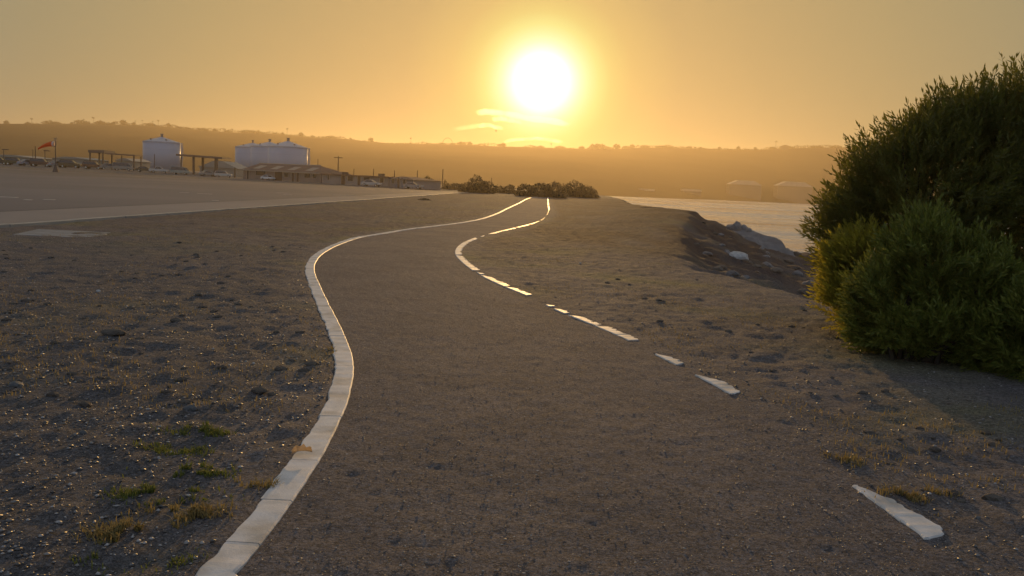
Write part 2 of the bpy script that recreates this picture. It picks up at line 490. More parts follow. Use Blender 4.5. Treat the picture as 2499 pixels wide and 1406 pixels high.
wb = np.maximum(wb, np.where(dl_ > 0, .5, .85) * sstep(16, 30, YY + 3 * fbm(XX * .4, YY * .2, 565, 2)) * sstep(.2, .8, np.maximum(dl_, XX - xr(YY))))
zone(ground.data, 'bank_soil_shade', wb * (1 - sstep(140, 190, YY)) * np.clip(.85 + .7 * fbm(XX * .8, YY * .25, 563, 3), 0, 1))  # red-brown soil, its tone also standing in for bank shade and lens flare
ground['label'] = 'bare brown dirt ground beside the path'

# water
wo = structure(new_obj('water', mesh_np('water', [(-3000, -390, WATER_Z), (3000, -390, WATER_Z), (3000, 3190, WATER_Z), (-3000, 3190, WATER_Z)], [(0, 1, 2, 3)]), None, 'water'))

# path
yr = np.concatenate([np.arange(-3.5, 2.4, .15), geo(2.4, RC[-1, 1] - 2, .024, 1.009)])
cols = np.linspace(0, 1, 120)
PX = np.stack([xl(yr) * (1 - c) + (xr(yr) + .28) * c for c in cols], 1)
PY = np.repeat(yr[:, None], len(cols), 1)
PZ = .0 + .006 * fbm(PX * .7, PY * .5, 91, 3) * 1.0 + .011 * fbm(PX * 11, PY * 11, 95, 3) * sstep(0, .12, PX - xl(PY) - .06)
path = structure(new_obj('path', grid_mesh('path', PX, PY, PZ), None, 'asphalt_path'))

# ------------------------------------------------------------------ concrete edgings, piece by piece
def resample(curve, step):
    s = np.concatenate([[0], np.cumsum(np.hypot(*np.diff(curve, axis=0).T))])
    t = np.arange(0, s[-1], step)
    return np.stack([np.interp(t, s, curve[:, 0]), np.interp(t, s, curve[:, 1])], 1), t

def strip(name, pts, w, top, parent, seed, rag=.008, taper=0.0, m='concrete'):
    """a low concrete strip along pts with worn arrises"""
    pts = np.asarray(pts)
    n = len(pts)
    tg = np.gradient(pts, axis=0); tg /= np.linalg.norm(tg, axis=1)[:, None]
    nl = np.stack([-tg[:, 1], tg[:, 0]], 1)                     # to the left
    rr = np.random.default_rng(seed)
    k = np.linspace(0, 1, n)
    prof = np.ones(n)
    if taper:
        prof = np.clip(np.minimum(k / (taper * .35), (1 - k) / (taper * 1.3)), .1, 1) ** .7
    def wob(a):
        v = rr.normal(0, 1, n); v = np.convolve(v, [.25, .5, .25], 'same'); u_ = np.convolve(rr.normal(0, 1, n + 8), np.ones(9) / 3, 'valid'); return (v + .6 * u_) * a
    if taper:            # straight towards the path, eaten away by the dirt on the other side
        j_ = np.repeat(rr.normal(0, 1, n // 3 + 1), 3)[:n]
        hl = np.full(n, w / 2) + wob(rag * .25)
        hr = np.clip(w * prof * (1 + .10 * j_) - w / 2 + wob(rag), -w / 2 + .012, w / 2 + .02)
    else:
        hl = w / 2 + wob(rag); hr = w / 2 + wob(rag * .25)
    zt = top + .003 * wob(1) * .5
    rows = []
    for off, z in ((hl + .004, np.full(n, -.10)), (hl, zt - .008), (hl - .008, zt), (-(hr - .008), zt), (-hr, zt - .008), (-hr - .004, np.full(n, -.10))):
        q = pts + nl * (off if np.ndim(off) else np.full(n, off))[:, None]
        rows.append(np.concatenate([q, z[:, None]], 1))
    V = np.stack(rows, 1).reshape(-1, 3)
    i = np.arange(n * 6).reshape(n, 6)
    f = np.stack([i[:-1, :-1], i[:-1, 1:], i[1:, 1:], i[1:, :-1]], -1).reshape(-1, 4).tolist()
    f += [i[0, ::-1].tolist(), i[-1].tolist()]
    me = bpy.data.meshes.new(name); me.from_pydata(V.tolist(), [], f); me.update()
    return new_obj(name, me, parent, m)

edge_l = empty('concrete_edging', (0, 0, 0))
tag(edge_l, 'unbroken pale concrete edging curving along the left side of the path', 'edging')
lp, ls = resample(LC, .05)
joint_y = [float(ground_at(*p).y) for p in [(640, 1225), (702, 1126), (800, 1020), (840, 897), (770, 700)]]
cuts = [0.0] + [float(np.interp(j, lp[:, 1], ls)) for j in [1.2, 2.6] + [float(ground_at(600, 1332).y)] + joint_y[:4]]
while cuts[-1] < ls[-1] - 3:
    cuts.append(cuts[-1] + (1.55 if cuts[-1] < 40 else 3.1) * random.uniform(.85, 1.15))
for i in range(len(cuts) - 1):
    st = .05 if cuts[i] < 30 else .25
    t = np.arange(cuts[i] + .004, cuts[i + 1] - .003, st)
    t = np.append(t, cuts[i + 1] - .004)
    if len(t) < 3: continue
    q = np.stack([np.interp(t, ls, lp[:, 0]), np.interp(t, ls, lp[:, 1])], 1)
    strip('edging_segment', q, .155, .015 + random.uniform(-.002, .003), edge_l, 100 + i)

edge_r = empty('concrete_edging', (0, 0, 0))
tag(edge_r, 'broken pale concrete edging half buried along the right side of the path', 'edging')
rp, rs = resample(RC, .04)
rpy = [np.array(ground_at(*p))[:2] for p in RIGHT_PX]
def s_of(px, py):
    g = np.array(ground_at(px, py))[:2]
    return float(rs[np.argmin(np.hypot(*(rp - g).T))])
pieces = [((2292, 1318), (2100, 1186), .15, .25), ((1806, 964), (1712, 917), .15, .3), ((1665, 892), (1606, 866), .13, .4), ((1545, 832), (1470, 797), .145, .06), ((1468, 796), (1392, 770), .11, .2),
          ((1388, 766), (1362, 755), .10, .4), ((1356, 750), (1338, 745), .09, .4), ((1290, 722), (1242, 701), .12, .2), ((1240, 700), (1178, 673), .13, .15), ((1174, 670), (1168, 665), .09, .4),
          ((1164, 661), (1119, 624), .15, .06), ((1119, 623), (1160, 581), .15, .06), ((1170, 578), (1180, 575), .07, .4), ((1197, 572), (1258, 557), .15, .03), ((1260, 556), (1320, 540), .15, .03), ((1321, 539.5), (1341, 516), .15, .03),
          ((1341, 515), (1339, 503), .13, .05), ((1339, 502), (1338, 492), .14, .05), ((1338, 491.5), (1338, 481), .15, .05)]
for i, (a, b, w, tp) in enumerate(pieces):
    s0, s1 = sorted((s_of(*a), s_of(*b)))
    if s1 - s0 < .08: s1 = s0 + .12
    t = np.linspace(s0, s1, max(7, int((s1 - s0) / (.02 if s0 < 30 else .15))))
    q = np.stack([np.interp(t, rs, rp[:, 0]), np.interp(t, rs, rp[:, 1])], 1)
    strip('edging_segment', q, w, .012, edge_r, 300 + i, rag=.009, taper=tp)

# ------------------------------------------------------------------ parking lot, road strip and kerb on the left
def lot_sheet(name, m, s0, s1, z, ext0=-120.0, endy=None):
    """a sheet beside the kerb line, from s0 to s1 metres behind it"""
    dx, dy = LOT_B.x - LOT_A.x, LOT_B.y - LOT_A.y
    L = math.hypot(dx, dy); ux, uy = dx / L, dy / L
    vx, vy = -uy, ux
    u = np.concatenate([np.arange(ext0, L - 10, 6.0), np.linspace(L - 10, L + 1, 8)])
    s = np.concatenate([np.arange(s0, min(s1, s0 + 12), 1.5), np.arange(s0 + 12, s1, 8.0), [s1]]) if s1 > s0 + 12 else np.linspace(s0, s1, 5)
    U, S = np.meshgrid(u, s)
    X = LOT_A.x + ux * U + vx * S; Y = LOT_A.y + uy * U + vy * S
    # the far end is cut square to the view of the road
    Z = z + .55 * sstep(60, 98, -X) * sstep(130, 205, Y)
    return structure(new_obj(name, grid_mesh(name, X, Y, Z), None, m))

SEAM = 4.3
road = lot_sheet('road', 'road', .16, SEAM, -.035)
lot = lot_sheet('parking_lot', 'lot', SEAM + .03, 150, -.03)
kerb = empty('kerb', (LOT_A.x, LOT_A.y, 0), math.atan2(LOT_B.y - LOT_A.y, LOT_B.x - LOT_A.x))
tag(kerb, 'thin pale concrete kerb between the dirt and the paved lot', 'kerb')
LL = math.hypot(LOT_B.x - LOT_A.x, LOT_B.y - LOT_A.y)
u = -20.0
kme = None
while u < LL - 1:
    if kme is None:
        k = MB().box(0, 3.03, 0, .15, -.14, .06, .012).build('kerb_stone', 'kerb', kerb); kme = k.data
    else:
        k = new_obj('kerb_stone', kme, kerb)
    k.location = (u, random.uniform(-.01, .01), random.uniform(-.006, .006)); u += 3.05
# worn paint dashes on the lot
for (px, py, w, a) in [(20, 481, 40, 0), (68, 487.5, 18, 0), (120, 487, 26, 0), (450, 470, 22, 0), (500, 473, 34, 0), (525, 489, 16, 0), (690, 471, 30, 0), (702, 475, 20, 0), (845, 477, 60, 0)]:
    p = ground_at(px, py, -.02); L_ = w * p.y / F
    q = MB().box(-L_ / 2, L_ / 2, -.22, .22, -.002, .002).build('painted_line', 'paint_line', lot)
    q.location = (p.x, p.y, -.024)
    q.rotation_euler = (0, 0, math.atan(.049) * 0 + .25)

# concrete slab sunk in the dirt
g = ground_at(158, 571, .03)
slab = MB().box(-.8, .8, -1.0, 1.0, -.12, .05, .02).build('concrete_slab', 'slab', None)
slab.location = (g.x, g.y, -.008); slab.rotation_euler = (0, R(1.0), R(14))
tag(slab, 'flat blue-grey concrete slab sunk in the dirt near the lot kerb', 'slab')

# ------------------------------------------------------------------ far hills across the bay
RIDGE_PX = [(-700, 292), (-300, 300), (0, 306), (60, 306), (150, 303), (220, 303), (330, 306), (400, 309), (470, 316), (520, 320), (570, 324), (640, 325), (720, 331), (760, 336), (830, 338), (900, 346), (960, 351), (1050, 352), (1150, 354), (1220, 358),
            (1300, 360), (1380, 363), (1440, 364), (1500, 364), (1560, 361), (1640, 361), (1700, 363), (1760, 365), (1840, 366), (1900, 363), (2000, 360), (2100, 362), (2300, 366), (2499, 372), (2900, 385), (3400, 420)]
RY = 1900.0
rx = []; rz = []
for px, py in RIDGE_PX:
    p = at(px, py, RY); rx.append(p.x); rz.append(p.z)
SHORE_PX = [(1430, 476.5), (1480, 478.5), (1600, 483.0), (1750, 488.5), (1960, 497.5), (2200, 508)]
shore = [ground_at(px, py, WATER_Z) for px, py in SHORE_PX]
sx = [-3000, -60] + [p.x for p in shore] + [1400, 3000]; sy = [760, 760] + [p.y for p in shore] + [1500, 1700]
hx = np.linspace(-2600, 2600, 420)
tt = np.concatenate([np.linspace(0, 1, 42), 1 + np.linspace(.02, .5, 10)])
HX = np.repeat(hx[None], len(tt), 0)
base = np.interp(hx, sx, sy); top = np.interp(hx, rx, rz)
HY = base[None] + (RY - base[None]) * tt[:, None]
rise = np.where(tt < 1, np.clip(tt, 0, 1) ** .85, 1 - .5 * (tt - 1))
HZ = -5.5 + (top[None] + 5.5) * rise[:, None] + 6 * fbm(HX / 170, HY / 190, 5, 4) * (np.clip(tt, 0, 1) * np.clip(1.02 - tt, 0, 1) * 3)[:, None]
hill = structure(new_obj('hill', grid_mesh('hill', HX, HY, HZ), None, 'hill'))
def hill_z(x):
    return float(np.interp(x, rx, rz))

# ------------------------------------------------------------------ foliage
def leaf_cloud(blobs, n, size, rng, flat=.6, shell=.45):
    """n leaf-sized quads spread through ellipsoids: returns verts, faces"""
    w = np.array([b[3] * b[4] * b[5] for b in blobs]) ** .75; w /= w.sum()
    k = rng.choice(len(blobs), n, p=w)
    B = np.array([b[:6] for b in blobs])[k]
    d = rng.normal(size=(n, 3)); d /= np.linalg.norm(d, axis=1)[:, None]
    r = (shell + (1 - shell) * rng.random(n) ** .6) * (1 + .13 * vnoise(d[:, 0] * 3.1 + k * 7, d[:, 2] * 3.1 + d[:, 1] * 2.3, 9) * 2)
    c = B[:, :3] + B[:, 3:6] * d * r[:, None]
    a = rng.normal(size=(n, 3)); a /= np.linalg.norm(a, axis=1)[:, None]
    b = np.cross(a, rng.normal(size=(n, 3))); b /= np.linalg.norm(b, axis=1)[:, None]
    s = size * rng.uniform(.6, 1.4, n)[:, None]
    v = np.stack([c - a * s, c + b * s * flat, c + a * s, c - b * s * flat], 1).reshape(-1, 3)
    keep = None
    f = np.arange(n * 4).reshape(n, 4)
    return v, f

def bush(name, label, cat, blobs, n, size, loc, seed, m='far_leaf', group=None, trunk=.12):
    rng = np.random.default_rng(seed)
    t = empty(name, loc)
    v, f = leaf_cloud(blobs, n, size, rng)
    v[:, 2] = np.maximum(v[:, 2], .02)
    new_obj('crown', mesh_np('crown', v, f), t, m)
    tb = MB()
    for b in blobs:
        tb.bar((0, 0, -.15), (b[0] * .9, b[1] * .9, b[2] * .8), trunk, trunk * .4)
    tb.build('trunk', 'bark', t)
    tag(t, label, cat, group)
    return t

def px_bush(name, label, cat, lobes, base_py, seed, n=2500, size=.16, depth=1.2, m='far_leaf', z=0.0):
    """lobes: (px, top_py, half width px) of each rounded head of the bush"""
    cx = sum(l[0] for l in lobes) / len(lobes)
    g = ground_at(cx, base_py, z); s = g.y / F
    bl = []
    for px, top, hw in lobes:
        p = at(px, top, g.y)
        h = p.z - z
        bl.append((p.x - g.x, random.uniform(-.3, .3), h * .36, hw * s * 1.2, max(.8, hw * s * depth), h * .62))
        bl.append((p.x - g.x, random.uniform(-.3, .3), h * .14, hw * s * 1.5, max(.8, hw * s * depth), h * .3))
    return bush(name, label, cat, bl, n, size, (g.x, g.y, z), seed, m)

px_bush('round_bush', 'tall rounded dark bush at the far end of the paved lot', 'bush', [(1165, 428, 22), (1188, 440, 20), (1140, 444, 16), (1170, 448, 26)], 471, 1, 4200, .17)
px_bush('long_bush', 'low bush spreading left of the tall rounded bush', 'bush', [(1115, 447, 18), (1095, 452, 14)], 463, 2, 1800, .17)
px_bush('round_bush', 'rounded bush beside the rightmost parked sedan', 'bush', [(1046, 430, 14), (1032, 438, 10), (1060, 440, 10)], 459, 3, 2000, .2)
px_bush('low_bush', 'pair of low rounded bushes between the tall bush and the long hedge', 'bush', [(1217, 452, 14), (1243, 450, 14)], 472, 4, 1800, .16)
px_bush('hedge_bush', 'long low hedge of bushes where the path vanishes', 'hedge', [(1285, 448, 22), (1320, 445, 24), (1355, 444, 22)], 481, 5, 5200, .15)
px_bush('hedge_bush', 'higher rounded bush at the water end of the hedge', 'bush', [(1405, 441, 26), (1430, 450, 22), (1385, 447, 20), (1446, 462, 14)], 482, 6, 4600, .15)
px_bush('small_bush', 'tiny dark bush at the kerb beside the dirt', 'bush', [(1036, 483.5, 12)], 489, 7, 260, .05)
for i, (px, top, hw, by) in enumerate([(1087, 437, 4, 459), (1094, 446, 3, 459)]):
    px_bush('cypress', ['taller of two thin dark conifers right of the rounded bush', 'shorter of two thin dark conifers right of the rounded bush'][i], 'conifer', [(px, top, hw)], by, 20 + i, 320, .16)
px_bush('cypress', 'small pointed conifer showing above the low flat-roofed building', 'conifer', [(820, 413, 4)], 436, 23, 320, .2)

# unbroken scrub along the ridge
rs_ = np.random.default_rng(77); n_s = 9000
sx_ = rs_.uniform(-1500, 900, n_s)
hh_ = np.clip(3.2 + 5.5 * fbm(sx_ / 22, sx_ * 0, 88, 3) + 4 * fbm(sx_ / 90, sx_ * 0 + 3, 89, 2), .4, 10)
cz_ = np.interp(sx_, rx, rz) - .8 + hh_ * rs_.random(n_s)
cc = np.stack([sx_, RY - 5 + rs_.uniform(-5, 5, n_s), cz_], 1)
a_ = rs_.normal(size=(n_s, 3)); a_ /= np.linalg.norm(a_, axis=1)[:, None]
b_ = np.cross(a_, rs_.normal(size=(n_s, 3))); b_ /= np.linalg.norm(b_, axis=1)[:, None]
z_ = rs_.uniform(.8, 1.8, n_s)[:, None]
vv = np.stack([cc - a_ * z_, cc + b_ * z_ * .7, cc + a_ * z_, cc - b_ * z_ * .7], 1).reshape(-1, 3)
so = new_obj('ridge_scrub', mesh_np('ridge_scrub', vv, np.arange(n_s * 4).reshape(-1, 4)), None, 'far_leaf')
tag(so, 'unbroken dark scrub along the top of the far ridge', 'scrub', None, 'stuff')

# trees standing along the ridge
def ridge_tree(kind, seed):
    rng = np.random.default_rng(seed)
    t = empty('ridge_tree', (0, 0, 0))
    if kind == 'palm':
        v, f = leaf_cloud([(0, 0, 13.5, 2.6, 2.6, 1.6)], 50, 1.2, rng, .3)
        MB().bar((0, 0, -2), (0, 0, 13), .35, .25).build('trunk', 'bark', t)
    elif kind == 'round':
        v, f = leaf_cloud([(0, 0, 6, 4.2, 4, 3.6), (2.5, 0, 5, 3.2, 3, 2.6)], 150, 1.2, rng)
        MB().bar((0, 0, -2), (0, 0, 6), .5, .3).build('trunk', 'bark', t)
    else:
        v, f = leaf_cloud([(0, 0, 3, 8, 4, 3.0), (7, 0, 2.5, 6, 4, 2.5), (-6, 0, 2.3, 5, 4, 2.4)], 240, 1.2, rng)
        MB().bar((0, 0, -2), (0, 0, 3), .5, .3).build('trunk', 'bark', t)
    new_obj('crown', mesh_np('crown', v, f), t, 'far_leaf')
    return t
proto = {k: ridge_tree(k, i) for i, k in enumerate(('palm', 'round', 'wide'))}
used = set()
LBL = {'palm': ('thin palm standing up from the far ridge line', 'palm tree', 'palms on the far ridge'),
       'round': ('rounded tree on the far ridge line', 'tree', 'rounded trees on the far ridge'),
       'wide': ('low spreading tree on the far ridge line', 'tree', 'spreading trees on the far ridge')}
def put_ridge(px, kind, sc_=1.0, label=None, sink=1.0):
    o = proto[kind] if kind not in used else copy_thing(proto[kind])
    used.add(kind)
    p = at(px, 360, RY - 6)
    o.location = (p.x, RY - 6, hill_z(p.x) - (sink if kind != 'round' else 2.6 * sc_))
    o.scale = (sc_, sc_, sc_); o.rotation_euler = (0, 0, random.uniform(0, 6))
    l, c, gname = LBL[kind]
    if label: tag(o, label, c); o.pop('group', None)
    else: tag(o, l, c, gname)
for px in [78, 205, 228, 330, 347, 372, 386, 700, 1002, 1345]:
    put_ridge(px, 'palm', random.uniform(.6, 1.0), sink=.5)
put_ridge(1893, 'palm', 1.15, 'tallest palm on the ridge, close to the big shrub')
rnd = random.Random(5)
px = -30
while px < 2080:
    if not (930 < px < 1040 or 1235 < px < 1270):
        put_ridge(px, 'wide' if rnd.random() < .75 else 'round', rnd.uniform(.55, 1.15) * (1.35 if px < 320 else 1.0), sink=.8)
    px += rnd.uniform(14, 55)
put_ridge(905, 'round', 1.25, 'lone dome-shaped tree on the bare middle of the ridge')
put_ridge(1228, 'round', 1.1, 'single round tree on the ridge below the sun')
for i, px in enumerate((1446, 1458, 1470)):
    put_ridge(px, 'round', (1.4, 1.6, 1.45)[i], ('left tree of the tall clump right of the sun', 'middle tree of the tall clump right of the sun', 'right tree of the tall clump right of the sun')[i])
put_ridge(1505, 'round', 1.5, 'dense dome-shaped tree just right of the tall ridge clump')
put_ridge(1530, 'wide', 1.0, 'flat-topped tree right of the dense dome on the ridge')
# thin arch on the ridge
p0 = at(1080, 350, RY); p1 = at(1106, 350, RY)
arch = MB(); prev = None
for k in range(17):
    a = math.pi * k / 16
    q = Vector(((p0.x + p1.x) / 2 - math.cos(a) * (p1.x - p0.x) / 2, RY - 8, hill_z(p0.x) - 2 + 15.5 * math.sin(a)))
    if prev is not None: arch.bar(prev, q, .55, seg=5)
    prev = q
ao = arch.build('thin_arch', 'steel', None)
tag(ao, 'thin dark arch rising from the ridge left of the sun', 'arch')
# a house roof at the ridge beside the tall palm
p = at(1915, 360, RY - 10)
h = empty('ridge_house', (p.x, RY - 10, hill_z(p.x) - 1))
MB().box(-9, 9, -5, 5, -2, 5).build('wall', 'far_wall', h)
MB().prism([(-10, 5.02), (0, 8), (10, 5.02)], -6, 6).build('roof', 'roof', h)
tag(h, 'small gabled house on the ridge beside the tallest palm', 'house')

# buildings on the far shore
def far_building(label, px0, px1, top, base, roof='flat', Y=None):
    Y = Y or float(np.interp(at((px0 + px1) / 2, 490, 1000).x, sx, sy)) + 60
    a = at(px0, base, Y); b = at(px1, base, Y); t_ = at((px0 + px1) / 2, top, Y)
    zb = WATER_Z - 1; H = t_.z - zb; W = (b.x - a.x) / 2
    o = empty('waterfront_building', ((a.x + b.x) / 2, Y, zb))
    MB().box(-W, W, -8, 8, 0, H * .8).build('wall', 'far_wall', o)
    if roof == 'gable': MB().prism([(-W - 1, H * .8), (-W * .5, H), (W * .5, H), (W + 1, H * .8)], -9, 9).build('roof', 'shed', o)
    else: MB().box(-W - .6, W + .6, -9, 9, H * .8 + .01, H).build('roof', 'shed', o)
    n = 0
    for i in range(n):
        x = -W + (i + .5) * 2 * W / n
        w = MB().box(x - W / n * .35, x + W / n * .35, -8.15, -7.9, H * .45, H * .58).build('window', 'opening', o)
    tag(o, label, 'building')
far_building('long pale shed on the far shore with a stepped roof', 1775, 1852, 441, 489, 'gable')
far_building('pale waterfront hall on the far shore beside the big shrub', 1890, 1975, 444, 495, 'gable')
far_building('low pale building on the far shore, left of the long shed', 1664, 1706, 462, 485)
far_building('lowest pale building on the far shore, nearest the hedge', 1556, 1592, 461, 481)

# ------------------------------------------------------------------ storage tanks
def tank(label, px, r_px, top_py, apex_py, Y, ladder=False):
    c = at(px, top_py, Y); s = Y / F
    r = r_px * s; H = c.z; A = at(px, apex_py, Y).z - H
    t = empty('storage_tank', (c.x, Y, 0))
    MB().cone((0, 0, 0), r, r, H, 48).build('shell', 'tank', t, True)
    rf = MB().cone((0, 0, H + .02), r * 1.015, .3, A, 48).build('roof', 'tank', t)
    MB().cone((0, 0, H - .35), r * 1.012, r * 1.012, .34, 48, caps=False).build('rim', 'tank', t)
    MB().cone((0, 0, H + A * .95), .4, .4, .9, 8).cone((0, 0, H + A * .95 + .85), .55, .55, .3, 8).build('vent', 'tank_trim', rf)
    for a in (-120, -50):
        MB().cone((r * .72 * math.cos(R(a)), r * .72 * math.sin(R(a)), H + A * .25), .3, .3, .5, 8).build('hatch', 'tank_trim', rf)
    for zz in (H * .25, H * .5, H * .75):
        MB().cone((0, 0, zz), r + .03, r + .03, .08, 48, caps=False).build('weld_band', 'tank', t)
    st = MB()
    n = 20
    for k in range(n - 3):                                        # winding stair
        a = R(-20 + k * 3.2); z = H * k / n
        st.bar((r * math.cos(a), r * math.sin(a), z + .3), ((r + .8) * math.cos(a), (r + .8) * math.sin(a), z + .3), .06, seg=4)
        st.bar(((r + .8) * math.cos(a), (r + .8) * math.sin(a), z + .3), ((r + .8) * math.cos(a), (r + .8) * math.sin(a), z + 1.4), .04, seg=4)
    st.build('stair', 'tank', t)
    # pipe up the shell on the sun side
    MB().bar(((r + .25), 1.2, 0), ((r + .25), 1.2, H), .25, seg=8).build('pipe', 'tank', t)
    tag(t, label, 'tank')
    return t
tank('single pale storage tank standing apart, left of the three', 395, 43, 347, 334.5, 300)
tank('left tank of the three pale storage tanks', 617, 41, 360, 349, 352)
tank('middle tank of the three pale storage tanks', 658, 44, 358.5, 346.5, 326)
tank('right tank of the three pale storage tanks, the nearest', 703, 47, 359, 344.5, 302)

# ------------------------------------------------------------------ long building with skylights and the flat-roofed row
def facade_frame(pa, pb, pya, pyb):
    a = on_lot(pa, pya); b = on_lot(pb, pyb)
    d = b - a
    return a, b, d.length, math.atan2(d.y, d.x)

a, b, L1, az = facade_frame(594, 783, 436.5, 447)
H1e = (at(594, 411, a.y).z); H1r = at(600, 396.5, a.y).z
house = empty('long_building', (a.x, a.y, -.05), az)
DEP = 9.0
MB().box(0, L1, 0, DEP, 0, H1e).build('wall', 'stucco', house)
rf = MB()
e_ = .5
v = [(-e_, -e_, H1e - .25), (L1 + e_, -e_, H1e - .25), (L1 + e_, DEP + e_, H1e - .25), (-e_, DEP + e_, H1e - .25), (.3, DEP / 2, H1r), (L1 - DEP * .5, DEP / 2, H1r)]
me = bpy.data.meshes.new('roof'); me.from_pydata(v, [], [(0, 1, 5, 4), (1, 2, 5), (2, 3, 4, 5), (3, 0, 4), (3, 2, 1, 0)]); me.update()
roof = new_obj('roof', me, house, 'roof')
MB().bar((.2, DEP / 2, H1r + .06), (L1 - DEP * .5, DEP / 2, H1r + .06), .12).build('ridge_cap', 'trim', roof)
MB().box(-e_, L1 + e_, -e_ - .06, -e_, H1e - .4, H1e - .22).build('fascia', 'trim', roof)
sl = (H1r - H1e + .25) / (DEP / 2 + e_)
for k in range(4):                                            # four pale skylights on the near slope
    x = L1 * (.10 + .225 * k); y0, y1 = .6, 3.0
    z0, z1 = H1e - .25 + sl * (y0 + e_) + .06, H1e - .25 + sl * (y1 + e_) + .06
    q = MB().quad((x, y0, z0), (x + 2.2, y0, z0), (x + 2.2, y1, z1), (x, y1, z1))
    bmesh.ops.solidify(q.bm, geom=list(q.bm.faces), thickness=.08)
    q.build('skylight', 'skylight', roof)
def opening(parent, x, w, z0, z1, kind='window', y=0.0):
    o = MB().box(x, x + w, y - .05, y + .12, z0, z1).build(kind, 'opening' if kind == 'window' else 'door', parent)
    f = MB().box(x - .1, x, y - .09, y + .1, z0 - .1, z1 + .1).box(x + w, x + w + .1, y - .09, y + .1, z0 - .1, z1 + .1).box(x, x + w, y - .085, y + .1, z1, z1 + .1)
    f.build('frame', 'trim', o)
    return o
for x, w, z0, z1, k in [(.17, .13, 1.1, 2.1, 'window'), (.42, .10, .0, 2.2, 'door'), (.545, .05, 1.0, 1.9, 'window'), (.64, .03, 0, 2.1, 'door'), (.70, .03, 0, 2.1, 'door'), (.80, .07, 1.1, 1.9, 'window'), (.90, .04, 1.1, 1.9, 'window'), (.05, .025, 0, 2.1, 'door')]:
    opening(house, x * L1, w * L1, z0, z1, k)
MB().box(-1.2, -.9, 1, 1.3, 0, H1e - .4).box(-1.2, -.9, 3.5, 3.8, 0, H1e - .4).build('porch_post', 'door', house)
tag(house, 'long hip-roofed building with four pale skylights in front of tanks', 'building')

a, b, L2, az2 = facade_frame(786, 948, 447.5, 456.5)
H2 = at(786, 423, a.y).z
row = empty('flat_roofed_building', (a.x, a.y, -.05), az2)
MB().box(.02, L2, 0, 7, 0, H2 - .25).build('wall', 'stucco2', row)
MB().box(-.35, L2 + .4, -.45, 7.4, H2 - .24, H2).build('roof', 'roof', row)
for x, w, z0, z1, k in [(.09, .022, .9, 2.0, 'window'), (.30, .06, 0, 2.0, 'door'), (.40, .08, .9, 1.8, 'window'), (.55, .04, 0, 2.0, 'door'), (.64, .09, .9, 1.8, 'window'), (.88, .05, .9, 1.8, 'window')]:
    opening(row, x * L2, w * L2, z0, z1, k)
for x in (.2, .75):
    MB().box(x * L2, x * L2 + .9, 2, 3, H2 + .002, H2 + .55).build('roof_vent', 'steel', row)
tag(row, 'low flat-roofed stucco building right of the skylight building', 'building')

a, b, L3, az3 = facade_frame(950, 1008, 456.7, 460.5)
H3 = at(958, 429, a.y).z; H3e = at(1006, 437, b.y).z
end = empty('small_end_building', (a.x, a.y, -.05), az3)
MB().box(.02, L3, 0, 6, 0, H3e - .1).build('wall', 'stucco2', end)
v = [(-.2, -.4, H3e - .1), (L3 + .4, -.4, H3e - .1), (L3 + .4, 6.4, H3e - .1), (-.2, 6.4, H3e - .1), (L3 * .12, 2, H3), (L3 * .35, 2, H3), (L3 * .35, 4, H3), (L3 * .12, 4, H3)]
me = bpy.data.meshes.new('roof'); me.from_pydata(v, [], [(0, 1, 5, 4), (1, 2, 6, 5), (2, 3, 7, 6), (3, 0, 4, 7), (4, 5, 6, 7), (3, 2, 1, 0)]); me.update()
new_obj('roof', me, end, 'roof')
for x, w, z0, z1, k in [(.12, .1, .9, 1.8, 'window'), (.36, .08, 0, 2.0, 'door'), (.6, .1, .9, 1.8, 'window')]:
    opening(end, x * L3, w * L3, z0, z1, k)
tag(end, 'small hip-roofed end building nearest the round bushes', 'building')

# ------------------------------------------------------------------ canopies, sheds
def canopy(label, px0, px1, top0, top1, base, posts, thick=.5, depth=6, ped=None):
    a = at(px0, base, 226); a.z = lot_z(a.x, a.y) - .03; s = a.y / F
    W = (px1 - px0) * s
    z0 = at(px0, top0, a.y).z - a.z; z1 = at(px1, top1, a.y).z - a.z
    t = empty('canopy', (a.x, a.y, a.z))
    MB().prism([(0, z0 - thick), (W, z1 - thick), (W, z1), (0, z0)], 0, depth).build('roof', 'canopy', t)
    for f, y, w in posts:
        x = f * W; z = z0 + (z1 - z0) * f - thick - .01
        MB().box(x - w / 2, x + w / 2, y - w / 2, y + w / 2, -.1, z).build('post', 'steel', t)
    if ped:
        for f, y in ped:
            MB().box(f * W - .4, f * W + .4, y - .3, y + .3, 0, 1.7, .05).build('pump', 'shed', t)
    tag(t, label, 'canopy')
    return t
canopy('boxy tall canopy with a booth under it, behind parked cars', 215, 254, 366, 366.5, 411, [(.08, .4, .28), (.88, .4, .28), (.08, 5.4, .28), (.88, 5.4, .28)], .65, 6, [(.3, 3), (.62, 3)])
canopy('thin flat canopy joined to the boxy one by its left end', 256, 328, 373, 378, 415, [(.96, .3, .3), (.96, 4.6, .22), (.3, 4.6, .18)], .3, 5)
canopy('long canopy on thick posts right of the single tank', 429, 541, 375.5, 383.5, 424, [(.10, .5, .25), (.37, .5, .45), (.48, 3.5, .5), (.76, 3.5, .45), (.87, .5, .5)], .45, 7)

